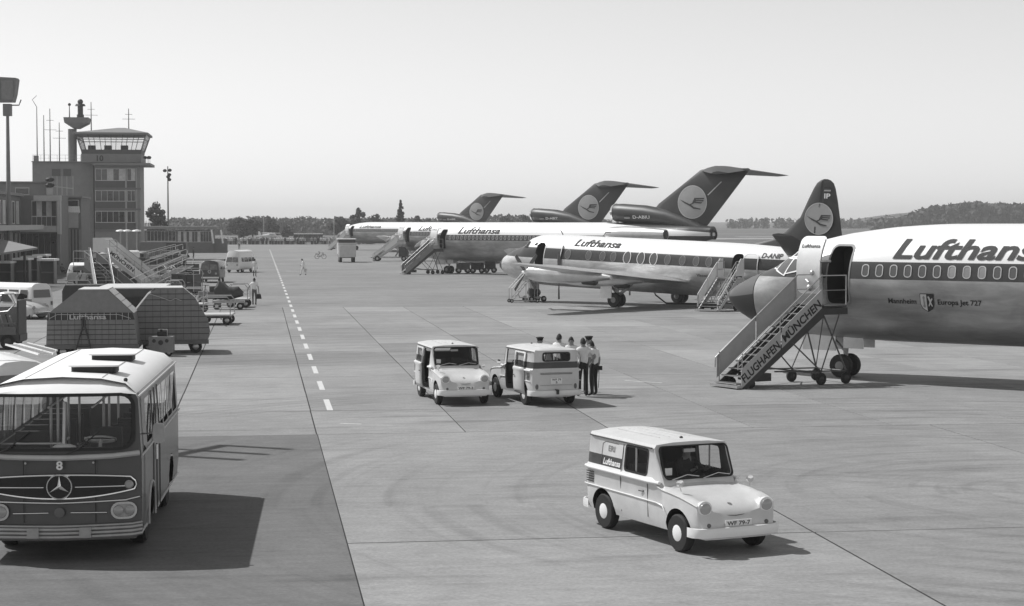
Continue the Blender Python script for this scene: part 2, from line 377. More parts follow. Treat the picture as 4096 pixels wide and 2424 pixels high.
M('radome', .012, .5); M('radome_top', .10, .4); M('tail_blue', .036, .45, var=.12, scale=.8); M('disc', .34, .5, var=.06); M('bird', .035, .5); M('jet_metal', .58, .35, .8, var=.15, scale=1.2); M('letter_blue', .07, .75, spec=.2); M('pane_lit', .3, .25, var=.15, scale=2)
M('pane_grey', .11, .15); M('interior', .02, .8); M('door_inner', .8, .5, var=.08); M('redflag', .08, .6); M('gold', .38, .6)
CRANE = [([(-.87, .17), (-.42, -.02), (-.12, -.14), (.14, -.30), (.58, -.40), (.56, -.46), (.10, -.40), (-.22, -.20), (-.50, -.08)], [tuple(range(9))]),
         ([(-.20, -.14), (.0, -.06), (.16, .25), (.84, .24), (.80, .16), (.26, .15), (.25, .12), (.80, .11), (.75, .03), (.25, .05), (.24, .02), (.70, -.02), (.62, -.10), (.16, -.06), (-.05, -.17)], [tuple(range(15))])]
def roundel(fn, cx, cz, r, parent, off_mat='disc'):
    n = 40; d = [(cx + r * math.cos(6.28318 * i / n), cz + r * math.sin(6.28318 * i / n)) for i in range(n)]
    o = conform(d, [tuple(range(n))], lambda x, z: fn(x, z, .035), .5, .5).obj('emblem_disc', off_mat, parent, smooth=60)
    ri = ringpoly(d, [(cx + (q[0] - cx) * .955, cz + (q[1] - cz) * .955) for q in d])
    conform(ri[0], ri[1], lambda x, z: fn(x, z, .045), .5, .5).obj('emblem_rim', 'light', o, smooth=60)
    for v, f in CRANE:
        conform([(cx + x * r, cz + z * r) for x, z in v], f, lambda x, z: fn(x, z, .055), .5, .5).obj('crane', 'bird', o, smooth=60)
def wing_mesh(name, secs, mat):
    """secs: (y, x_le, chord, z, thickness)"""
    rings = []
    for y, x, c, z, t in secs:
        P = [(0, 0), (.03, .32), (.12, .62), (.3, .95), (.5, .9), (.75, .5), (1, .04), (1, -.04), (.75, -.25), (.5, -.45), (.3, -.5), (.12, -.38), (.03, -.22)]
        rings.append([(x + u * c, y, z + v * t * c) for u, v in P])
    return MB().loft(rings).mesh(name, mat, 40)
JM = {}
def jet_meshes():
    J = JM; xs = [r[0] for r in JET.tab]
    J['fuselage'] = JET.mesh('fuselage', 'jet_paint', [x for x in xs if x >= 1.55])
    J['radome'] = JET.mesh('radome', 'radome_top', [x for x in xs if x < 1.55] + [1.56]); J['radome'].materials.append(MATS['radome'])
    for p_ in J['radome'].polygons: p_.material_index = 1 if p_.center.z < 2.64 + p_.center.x * .11 else 0
    o, i = rrect(-.135, .135, -.205, .205, .11), rrect(-.105, .105, -.175, .175, .085)
    J['oi'] = (o, i)
    for s in (-1, 1):
        J['wing', s] = wing_mesh('wing', [(s * 1.2, 13.2, 8.6, 1.75, .13), (s * 5.4, 16.6, 5.9, 2.0, .12), (s * 16.4, 24.6, 2.3, 2.75, .1)], 'jet_metal')
        J['stab', s] = wing_mesh('stabilizer', [(0, 35.1, 4.7, 9.98, .11), (s * .5, 35.5, 4.45, 9.97, .11), (s * 5.4, 39.4, 1.75, 9.62, .1)], 'tail_blue')
        J['pod', s] = MB().lathe([(.4, 27.6), (.62, 26.6), (.66, 26.55), (.74, 27), (.8, 28.5), (.76, 30.5), (.6, 32.2), (.52, 32.9), (.44, 32.9), (.4, 31.5)], 24, 'x').mesh('engine_pod', 'jet_metal', 50)
    fin = []
    for z, le, te, t in ((4.3, 28.5, 35.0, .16), (5.2, 28.6, 35.9, .12), (7.0, 30.3, 37.5, .085), (8.6, 32.7, 38.9, .07), (10.1, 34.9, 40.2, .055), (10.2, 35.2, 40.0, .02)):
        c = te - le; ring = []
        for u, v in [(0, 0), (.02, .35), (.1, .7), (.3, 1), (.6, .8), (1, .05)]: ring.append((le + u * c, v * t * c * .5, z))
        ring += [(p[0], -p[1], p[2]) for p in ring[-1:0:-1]]
        fin.append(ring)
    J['fin'] = MB().loft(fin).mesh('fin', 'tail_blue', 40)
    def duct(x, r, z, q=1): return [(x, r * math.cos(6.28318 * i / 28), z + r * q * math.sin(6.28318 * i / 28)) for i in range(28)]
    J['duct'] = MB().loft([duct(26.4, .5, 6.2), duct(25.7, .62, 6.2), duct(25.36, .68, 6.22), duct(25.3, .76, 6.22), duct(25.45, .84, 6.2), duct(26.4, .9, 6.14), duct(29, .92, 5.95), duct(31.5, .86, 5.6), duct(34, .7, 4.9), duct(35.6, .55, 4.3), duct(36.5, .46, 4.12), duct(36.5, .4, 4.12), duct(35.8, .36, 4.15)]).mesh('centre_engine_duct', 'tail_blue', 50)
    J['duct_lip'] = MB().loft([duct(25.6, .63, 6.2), duct(25.28, .7, 6.22), duct(25.24, .77, 6.22), duct(25.5, .865, 6.2)], False).mesh('intake_lip', 'chrome', 50)
    return J
def finside(x, z, off):
    tab = ((4.3, 28.5, 35.0, .16), (5.2, 28.6, 35.9, .12), (7.0, 30.3, 37.5, .085), (8.6, 32.7, 38.9, .07), (10.1, 34.9, 40.2, .055))
    le, te, t = interp(tab, z); u = (x - le) / (te - le); c = te - le
    v = interp([(0, 0), (.02, .35), (.1, .7), (.3, 1), (.6, .8), (1, .05)], u)[0]
    return (x, -v * t * c * .5 - off, z)
def gear(parent, x, y, wheels, r, w, h, strut=.11, name='nose_gear', dx=0):
    gm = MB(); gm.cyl((x, y, r), (x + dx, y, h), strut * .7, strut, 12); gm.cyl((x, y - wheels[-1] - w * .3, r), (x, y + wheels[-1] + w * .3, r), strut * .5, n=8)
    gm.tube([(x, y, h * .55), (x - h * .45, y, h)], strut * .45)
    go = gm.obj(name, 'galv', parent)
    for k in wheels:
        for s in (-1, 1): wheel('tyre', r, w, go, (x, y + s * k, r), hub='grey', hubr=.46)
    return go
def dcurve(z): return JET.half(5.2, z - .38)
def jet(gx, gy, label, reg, near=False, city=None, windows=(6.25, 40), door=True, group='jet airliners parked in a row'):
    if not JM: jet_meshes()
    J = JM; base = Vector((gx, gy, 0)) - U * 4.6
    t = thing('jet_airliner', label, 'aircraft', base, -PHI, group)
    fus = put('fuselage', J['fuselage'], t)
    if door:
        cut = MB(); cut.loft([[(u, y, v) for u, v in rrect(4.82, 5.62, 2.6, 4.5, .18)] for y in (-2.4, -.6)])
        co = cut.obj('cut', 'interior', None, smooth=0); co.location = t.location; co.rotation_euler = t.rotation_euler
        bpy.context.view_layer.update(); fus.data = J['fuselage'].copy(); boolean(fus, [co], 'TRANSFER')
        # entry door folded forward against the fuselage, its pale inner face outwards
        mb = MB(); pr = rrect(3.86, 4.74, 2.92, 4.84, .16)
        q = conform(pr, [tuple(range(len(pr)))], lambda x, z: (x, -dcurve(z) - .34, z), .25, .2); k = len(q.v)
        q.v += [(a, b + .1, c) for a, b, c in q.v]; q.f += [tuple(i + k for i in f) for f in q.f]
        q.m += [0] * (len(q.f) - len(q.m)); dr = q.obj('entry_door', 'door_inner', t, smooth=50)
        MB().tube([(4.0, -1.95, 3.5), (4.35, -2.2, 3.3), (4.5, -2.2, 3.05)], .04).ball((4.45, -2.1, 3.62), .1).ball((4.4, -2.2, 3.12), .12).obj('door_handle', 'steel', dr)
        MB().tube([(4.7, -2.1, 4.0), (4.9, -1.7, 4.0)], .05).obj('door_hinge', 'steel', dr)
        v, f = textfit('Lufthansa', 3.96, 4.64, 4.46, .12, .02); conform(v, f, lambda x, z: (x, -dcurve(z) - .352, z), None, .05).obj('door_lettering', 'ink', dr, smooth=0)
        o2, i2 = rrect(4.76, 5.68, 2.54, 4.56, .2), rrect(4.82, 5.62, 2.6, 4.5, .18)
        JET.decal('door_frame', ringpoly(o2, i2), 'grey', t, .01, .2)
    put('radome', J['radome'], t)
    for s in (-1, 1):
        put('wing', J['wing', s], t); put('stabilizer', J['stab', s], t)
        pod = put('engine_pod', J['pod', s], t, (0, s * 2.75, 4.1))
        MB().box(27.5, 31.5, min(s * 1.3, s * 2.3), max(s * 1.3, s * 2.3), 4.0, 4.22).obj('pylon', 'jet_metal', t)
        gear(t, 20.8, s * 2.85, (.42,), .61, .42, 2.2, .16, 'main_gear')
    du = put('centre_engine_duct', J['duct'], t); put('intake_lip', J['duct_lip'], du)
    MB().lathe([(.01, 25.95), (.6, 25.95), (.6, 25.97), (.01, 25.97)], 20, 'x', Matrix.Translation((0, 0, 6.2))).obj('intake_throat', 'black', du)
    fin = put('fin', J['fin'], t)
    roundel(finside, 34.2, 7.15, 1.55, fin)
    ln = conform([(37.2, 9.0), (37.35, 9.0), (35.9, 7.75), (35.8, 7.8)], [(0, 1, 2, 3)], lambda x, z: finside(x, z, .04)).obj('rudder_line', 'light', fin, smooth=0)
    # lettering: name on the roof, registration and flag by the tail
    v, f = textfit('Lufthansa', 7.16, 12.55, 4.13, .64, .025, .28); JET.decal('title', (v, f), 'letter_blue', t, .012, .08)
    def ductside(x, z): return (x, -math.sqrt(max(.01, .93 ** 2 - (z - 6.0) ** 2)) - .05, z)
    v, f = textfit(reg, 28.0, 29.9, 5.62, .30, .012); conform(v, f, ductside, None, .1).obj('registration', 'white', du, smooth=0)
    for z0, z1, mt in ((5.84, 5.94, 'black'), (5.73, 5.84, 'redflag'), (5.62, 5.73, 'gold')):
        conform([(27.0, z0), (27.65, z0), (27.65, z1), (27.0, z1)], [(0, 1, 2, 3)], ductside, None, .1).obj('flag_stripe', mt, du, smooth=0)
    # cabin windows: pale frame with a pane inside
    o, i = J['oi']
    for k in range(windows[1]):
        x = windows[0] + .508 * k
        if 18.2 < x < 19.6: continue
        key = ('win', k)
        if key not in J:
            rp = ringpoly([(x + a, 3.72 + b) for a, b in o], [(x + a, 3.72 + b) for a, b in i])
            J[key] = conform(rp[0], rp[1], lambda u, z: JET.port(u, z, .018), None, .1).mesh('window_frame', 'light', 60)
            pl = [(x + a, 3.72 + b) for a, b in i]
            J['pan', k] = conform(pl, [tuple(range(len(pl)))], lambda u, z: JET.port(u, z, .008), None, .1).mesh('pane', 'pane_grey', 60)
        w = put('window_frame', J[key], t); q = put('pane', J['pan', k], w)
        if near and k in (6, 7, 8): q.data = q.data.copy(); q.data.materials[0] = MATS['pane_lit']
    # windscreen: side panes with white frames
    for poly in ([(2.55, 3.66), (2.98, 3.50), (3.22, 4.02), (2.72, 4.04)], [(3.04, 3.55), (3.52, 3.66), (3.68, 3.86), (3.68, 4.03), (3.28, 4.03)], [(3.1, 4.12), (3.3, 4.12), (3.42, 4.28), (3.22, 4.26)], [(2.3, 3.72), (2.5, 3.68), (2.66, 4.02), (2.5, 3.96)]):
        cx = sum(p[0] for p in poly) / len(poly); cz = sum(p[1] for p in poly) / len(poly)
        big = [(p[0] + math.copysign(.045, p[0] - cx), p[1] + math.copysign(.04, p[1] - cz)) for p in poly]
        for sd in (-1, 1):
            fr = JET.decal('windscreen_frame', ringpoly(big, poly), 'white', t, .022, .12, sd); JET.decal('windscreen_pane', poly, 'pane_grey', fr, .012, .12, sd)
    # nose gear with its doors
    gear(t, 4.6, 0, (.3,), .4, .28, 1.6, .11, 'nose_gear', .05)
    for s in (-1, 1): MB().box(3.2, 4.45, s * .42 - .02, s * .42 + .02, .92, 1.45).box(4.75, 5.5, s * .42 - .02, s * .42 + .02, 1.02, 1.45).obj('gear_door', 'jet_metal', t)
    if city:
        v, f = textfit(city[0], 7.07, 8.06, 2.67, .17, .015); JET.decal('town_name', (v, f), 'ink', t, .012, .1)
        v, f = textfit(city[1], 8.80, 10.29, 2.67, .17, .015); JET.decal('type_name', (v, f), 'ink', t, .012, .1)
        sh = [(8.22, 2.99), (8.66, 2.99), (8.66, 2.68), (8.60, 2.54), (8.44, 2.44), (8.28, 2.54), (8.22, 2.68)]
        cr = JET.decal('coat_of_arms', [(8.2, 3.01), (8.68, 3.01), (8.68, 2.67), (8.62, 2.52), (8.44, 2.42), (8.26, 2.52), (8.2, 2.67)], 'ink', t, .014, .1)
        JET.decal('shield_field', [(8.22, 2.99), (8.43, 2.99), (8.43, 2.45), (8.28, 2.54), (8.22, 2.68)], 'light', cr, .02, .1)
        JET.decal('hook_charge', [(8.29, 2.88), (8.34, 2.95), (8.38, 2.88), (8.36, 2.84), (8.37, 2.66), (8.39, 2.62), (8.36, 2.56), (8.29, 2.60), (8.32, 2.66), (8.32, 2.83)], 'grey', cr, .026, .1)
        JET.decal('lion_charge', ([(8.47, 2.92), (8.52, 2.93), (8.57, 2.82), (8.63, 2.88), (8.64, 2.84), (8.58, 2.74), (8.63, 2.62), (8.60, 2.60), (8.55, 2.68), (8.50, 2.6), (8.48, 2.62), (8.53, 2.74), (8.50, 2.84)], [tuple(range(13))]), 'light', cr, .026, .1)
    elif near is None:
        pass
    return t
jet(11.44, 62.57, 'nearest white and grey airliner with MÜNCHEN stairs at its open door', 'D-ABIV', True, ('Mannheim', 'Europa Jet 727'))
jet(-6.49, 188.34, 'airliner with dark tail lettered D-ABIU behind the propeller aircraft', 'D-ABIU', False, None)
jet(-13.6, 249.2, 'airliner lettered D-ABIT, its tail just left of the D-ABIU tail', 'D-ABIT')
jet(-29.6, 345.8, 'farthest airliner of the row, its tail leftmost and smallest', 'D-ABIR')

# ---------------------------------------------------------------- the propeller airliner
VL = 12.1                                                           # nose to main gear
VT = smooth_tab([(0, 2.05, 2.0, .03, 2.02), (.15, 2.3, 1.75, .28, 2.03), (.55, 2.62, 1.45, .58, 2.06), (1.2, 2.98, 1.2, .92, 2.15), (1.9, 3.25, 1.02, 1.2, 2.3), (2.6, 3.5, .92, 1.38, 2.4), (3.0, 3.95, .88, 1.45, 2.45), (3.5, 4.12, .85, 1.5, 2.5), (4.5, 4.2, .82, 1.55, 2.55), (6, 4.22, .82, 1.58, 2.58),
    (16, 4.22, .82, 1.58, 2.58), (19, 4.2, 1.05, 1.5, 2.68), (22, 4.1, 1.6, 1.15, 2.95), (24.5, 3.85, 2.3, .6, 3.1), (25.9, 3.5, 2.95, .12, 3.2)], .35)
VB = Body(VT)
paint_mat('prop_paint', 2.68, 3.36, .72)
def viscount():
    org = Vector((8.72, 116.3, 0)) - U * VL
    t = thing('propeller_airliner', 'four engined propeller airliner lettered D-ANIP with rounded fin', 'aircraft', org, -PHI)
    t.rotation_euler = (0, R(1.9), -PHI); t.location.z = .42
    fus = put('fuselage', VB.mesh('fuselage', 'prop_paint', [r[0] for r in VB.tab if r[0] >= .5]), t)
    cuts = []
    for x0, x1, z0, z1 in ((4.05, 4.75, 1.9, 3.68), (19.0, 19.7, 2.0, 3.6)):
        co = MB().loft([[(u, y, v) for u, v in rrect(x0, x1, z0, z1, .25)] for y in (-2.2, -.5)]).obj('cut', 'interior', None, smooth=0)
        co.location = t.location; co.rotation_euler = t.rotation_euler; cuts.append(co)
    bpy.context.view_layer.update(); boolean(fus, cuts, 'TRANSFER')
    VB.mesh('nose_cone', 'radome', [r[0] for r in VB.tab if r[0] < .5] + [.56]); put('nose_cone', bpy.data.meshes['nose_cone'], t)
    for x0, x1, z0, z1, nm in ((4.85, 6.25, 1.95, 3.68, 'forward_door'), (19.75, 20.75, 1.95, 3.62, 'rear_door')):
        o = rrect(x0, x1, z0, z1, .3); d = VB.decal(nm, o, 'prop_paint', t, .09, .15)
        i = [(x + (-.05 if x > (x0 + x1) / 2 else .05), z + (-.05 if z > (z0 + z1) / 2 else .05)) for x, z in o]
        VB.decal('door_edge', ringpoly(o, i), 'white', d, .1, .15)
    # oval windows, three of them emergency exits with a white ring
    NP = [2265.8, 2348.6, 2404.5, 2447.6, 2502.6, 2557.7, 2607.9, 2664.4, 2723.7, 2778.7, 2829.4]
    n = 20; el = lambda cx, a, b: [(cx + a * math.cos(6.28318 * q / n), 3.02 + b * math.sin(6.28318 * q / n)) for q in range(n)]
    for k, xn in enumerate(NP):
        r = (xn - 2048) / FPX; T = (115.07 * r - 7.77) / (.791 + .612 * r); x = VL + T
        ring = k in (4, 5, 6); a = .30 if ring else .23; b = .42 if ring else .31
        fr = VB.decal('window_frame', ringpoly(el(x, a, b), el(x, a * .86, b * .88)), 'white' if ring else 'grey', t, .02, .1)
        VB.decal('pane', el(x, a * .86, b * .88), 'pane_grey', fr, .008, .1)
    for poly in ([(2.72, 3.3), (2.9, 3.3), (3.0, 3.72), (2.9, 3.72)], [(2.98, 3.3), (3.25, 3.3), (3.3, 3.68), (3.07, 3.72)], [(3.75, 3.5), (4.0, 3.5), (4.0, 3.66), (3.9, 3.66)]):
        for sd in (-1, 1): VB.decal('windscreen_pane', poly, 'glass_dark', t, .015, .1, sd)
    v, f = textfit('Lufthansa', 7.0, 10.6, 3.58, .42, .03, .28); VB.decal('title', (v, f), 'letter_blue', t, .012, .06)
    v, f = textfit('D-ANIP', 20.85, 22.2, 3.42, .3, .02, .2); VB.decal('registration', (v, f), 'ink', t, .012, .06)
    v, f = textfit('Viscount', 16.55, 17.6, 2.1, .16, .015); VB.decal('type_name', (v, f), 'ink', t, .012, .1)
    # wings, nacelles, propellers, gear
    for s in (-1, 1):
        put('wing', wing_mesh('wing', [(s * 1.0, 10.7, 5.3, 1.68, .085), (s * 4.4, 11.0, 4.2, 1.95, .085), (s * 13.6, 11.55, 1.6, 2.82, .08), (s * 14.25, 11.9, .9, 2.88, .05)], 'jet_metal'), t)
        for y, z, x0 in ((4.0, 1.75, 7.9), (8.4, 2.1, 8.6)):
            na = MB().lathe([(.28, x0 + .35), (.44, x0 + .4), (.52, x0 + .9), (.56, x0 + 2), (.5, x0 + 3.6), (.36, x0 + 5), (.12, x0 + 6.3)], 20, 'x', Matrix.Translation((0, s * y, z))).obj('nacelle', 'jet_metal', t)
            MB().lathe([(.01, x0 - .35), (.13, x0 - .2), (.24, x0 + .1), (.27, x0 + .36)], 16, 'x', Matrix.Translation((0, s * y, z))).obj('spinner', 'white', na)
            MB().lathe([(.2, x0 + 4.3), (.22, x0 + 5.2), (.16, x0 + 5.3)], 12, 'x', Matrix.Translation((0, s * y, z - .32))).obj('exhaust', 'dark', na)
            for b in range(4):
                a = R(45 if y > 5 else 2) + b * math.pi / 2; Mx = Matrix.Translation((x0 - .02, s * y, z)) @ Matrix.Rotation(a, 4, 'X')
                MB().loft([[(-.05, -.07, .2), (.05, .07, .2), (.07, .05, .2), (-.03, -.09, .2)], [(-.06, -.12, .9), (.02, .12, .9), (.04, .11, .9), (-.04, -.13, .9)], [(-.02, -.11, 1.5), (0, .1, 1.5), (.02, .09, 1.5), (0, -.12, 1.5)]], M4=Mx).obj('propeller_blade', 'midgrey', na)
        gear(t, VL, s * 3.63, (.27,), .46, .26, 1.5, .14, 'main_gear')
        MB().box(VL - .95, VL - .1, s * 4.05 - .02, s * 4.05 + .02, .55, 1.3).obj('gear_door', 'jet_metal', t)
        MB().tube([(VL + .1, s * 3.63, .7), (VL + 1.1, s * 3.63, 1.5)], .1).obj('gear_brace', 'galv', t)
        put('stabilizer', wing_mesh('stabilizer', [(s * .25, 22.1, 3.0, 3.6, .1), (s * 5.7, 24.1, 1.3, 4.95, .09)], 'prop_tail'), t)
    gear(t, 2.9, 0, (.2,), .32, .2, 1.3, .09, 'nose_gear')
    fin = []
    VF = [(3.6, 17.5, 25.6), (4.1, 19.2, 25.7), (4.5, 20.8, 25.65), (5.04, 21.8, 25.55), (5.92, 22.75, 25.4), (7.0, 23.25, 25.2), (7.7, 23.6, 25.03), (8.0, 23.8, 24.9), (8.17, 24.05, 24.7), (8.24, 24.25, 24.5)]
    for z, le, te in VF:
        c = te - le; ring = [(le + u * c, v * .16, z) for u, v in [(0, 0), (.03, .4), (.12, .75), (.35, 1), (.7, .7), (1, .06)]]; ring += [(p[0], -p[1], p[2]) for p in ring[-1:0:-1]]; fin.append(ring)
    fo = MB().loft(fin).obj('fin', 'prop_tail', t, smooth=40)
    def vside(x, z, off): return (x, -.165 - off, z)
    roundel(vside, 24.1, 5.88, .95, fo)
    ba = MB(); ba.prism([(24.05, 6.55), (24.15, 6.55), (24.3, 8.15), (24.2, 8.15)], 'y', -.2, -.19).prism([(23.75, 4.1), (23.85, 4.1), (23.92, 5.4), (23.82, 5.4)], 'y', -.2, -.19).obj('hinge_line', 'ink', fo)
    v, f = textfit('IP', 24.4, 24.8, 7.1, .3, .02); conform(v, f, lambda x, z: vside(x, z, .02)).obj('tail_letters', 'white', fo, smooth=0)
    for k, mt in enumerate(('gold', 'redflag', 'ink')):
        MB().box(24.38, 24.82, -.19, -.185, 7.52 + .08 * k, 7.59 + .08 * k).obj('flag_stripe', mt, fo)
    MB().tube([(5.2, 0, 4.2), (5.0, 0, 4.5), (4.7, 0, 4.55)], .03).obj('aerial', 'dark', t); MB().tube([(8.4, 0, 4.22), (8.6, 0, 4.5), (9.0, 0, 4.5)], .025).obj('aerial', 'dark', t)
    return t
M('prop_tail', .045, .5, var=.12, scale=.8)
viscount()
# ================================================================ small delivery vans
def band_paint(name, v, z0, z1, xmax, dark):
    m = M(name, v, .42, var=.09, scale=3, coat=.2); n = m.node_tree.nodes; l = m.node_tree.links; p = n['Principled BSDF']
    tc = n.new('ShaderNodeTexCoord'); sx = n.new('ShaderNodeSeparateXYZ'); l.new(tc.outputs['Object'], sx.inputs[0])
    def mt(op, a, b):
        q = n.new('ShaderNodeMath'); q.operation = op
        for i, z in enumerate((a, b)):
            if isinstance(z, (int, float)): q.inputs[i].default_value = z
            else: l.new(z, q.inputs[i])
        return q.outputs[0]
    f = mt('MULTIPLY', mt('MULTIPLY', mt('GREATER_THAN', sx.outputs[2], z0), mt('LESS_THAN', sx.outputs[2], z1)), mt('LESS_THAN', sx.outputs[0], xmax))
    mx = n.new('ShaderNodeMix'); mx.data_type = 'FLOAT'; l.new(f, mx.inputs[0]); old = p.inputs['Base Color'].links[0].from_socket
    l.new(old, mx.inputs[2]); mx.inputs[3].default_value = dark; l.new(mx.outputs[0], p.inputs['Base Color']); return m
band_paint('van_paint', .60, 1.115, 1.30, -1.80, .05); M('van_white', .78, .35, var=.04, coat=.3); M('seat', .06, .8); M('lamp_glass', .35, .12, spec=.9); M('cabin', .1, .8)
VS = [  # x, scale of the body in plan, then heights: hood centre, hood edge; None = full height body
    (-3.07, .80, 1), (-3.03, .93, 1), (-2.95, .985, 1), (-2.8, 1, 1), (-2.2, 1, 1), (-1.5, 1, 1), (-.95, 1, 1), (-.80, .99, .985),
    (-.52, .985, (1.02, 1.0)), (-.45, .98, (.985, .985)), (-.2, .985, (.945, .97)), (.1, .985, (.885, .94)), (.3, .975, (.81, .905)), (.43, .955, (.73, .875)), (.52, .93, (.655, .845)), (.545, .90, (.60, .66)), (.575, .88, (.56, .60)), (.60, .84, (.46, .48))]
def vring(x, k, h):
    side = [(0, .27), (.45, .27), (.66, .30), (.70, .45), (.715, .72), (.705, .98), (.725, 1.03), (.722, 1.075)]
    if isinstance(h, tuple):
        c, e = h; m = min(e - .06, .98)
        f = max(0.0, (m - .27) / .71)
        side = [(y, .27 + (z - .27) * min(1, f)) if z < 1 else (y, .27 + (.98 - .27) * min(1, f) + .004 * (i + 1)) for i, (y, z) in enumerate(side)]
        up = [(.69, e - .02), (.63, e), (.53, e - .015), (.46, c + (e - c) * .35), (.24, c + .012), (0, c + .015)]
    else:
        q = h if h != 1 else 1
        up = [(.69, 1.11), (.645, 1.58), (.655, 1.60), (.62, 1.655), (.32, 1.70 if h == 1 else 1.685), (0, 1.71 if h == 1 else 1.69)]
        if x < -2.97: up = [(a, min(z, 1.64 if x < -3.05 else 1.67)) for a, z in up]
    pts = side + up
    return [(x, y * k, z) for y, z in pts] + [(x, -y * k, z) for y, z in pts[-2:0:-1]]
def van_body(door=0):
    """door: 0 shut, 1 opening on the left (+y), -1 on the right"""
    o = MB().loft([vring(*r) for r in VS]).obj('body', ['van_paint', 'cabin', 'black'], None)
    cut = []
    inner = MB(); inner.mi = 0
    def iring(x, k, t): return [(x, .64 * k, .50), (x, .67 * k, 1.0), (x, .60 * k, t - .06), (x, .3, t), (x, -.3, t), (x, -.60 * k, t - .06), (x, -.67 * k, 1.0), (x, -.64 * k, .50)]
    inner.loft([iring(-2.98, .92, 1.62), iring(-2.85, 1, 1.65), iring(-.92, 1, 1.65), iring(-.62, 1, 1.09)])
    io = inner.obj('c', 'cabin', None); cut.append(io)
    def C(poly, ax, a, b, mat='cabin'): cut.append(MB().prism(poly, ax, a, b).obj('c', mat, None, smooth=0))
    C(rrect(-.60, .60, 1.115, 1.62, .07), 'x', -1.05, -.42)                 # windscreen
    C(rrect(-.37, .37, 1.34, 1.56, .06), 'x', -3.2, -2.8)                    # rear window
    C(rrect(-1.70, -.97, 1.13, 1.555, .07), 'y', .3, .9); C(rrect(-1.70, -.97, 1.13, 1.555, .07), 'y', -.9, -.3)
    if door: C(rrect(-1.76, -.92, .36, 1.56, .05), 'y', min(door * .4, door * .9), max(door * .4, door * .9))
    for x in (0, -2.4):
        for s in (-1, 1): cut.append(MB().lathe([(.385, s * .45), (.385, s * .95)], 28, 'y', Matrix.Translation((x, 0, .33))).obj('c', 'black', None))
    for c in cut:
        m = c.data.materials[0]
        idx = {'cabin': 1, 'black': 2}[m.name]; c.data.materials.clear()
        for q in ('van_paint', 'cabin', 'black'): c.data.materials.append(MATS[q])
        c.data.polygons.foreach_set('material_index', [idx] * len(c.data.polygons))
    bpy.context.view_layer.update(); boolean(o, cut); me = o.data; bpy.data.objects.remove(o)
    me.set_sharp_from_angle(angle=R(32)); return me
def side_y(z): return interp([(.3, .66), (.45, .70), (.72, .715), (.98, .705), (1.03, .725), (1.08, .722), (1.11, .69), (1.58, .645)], z)[0]
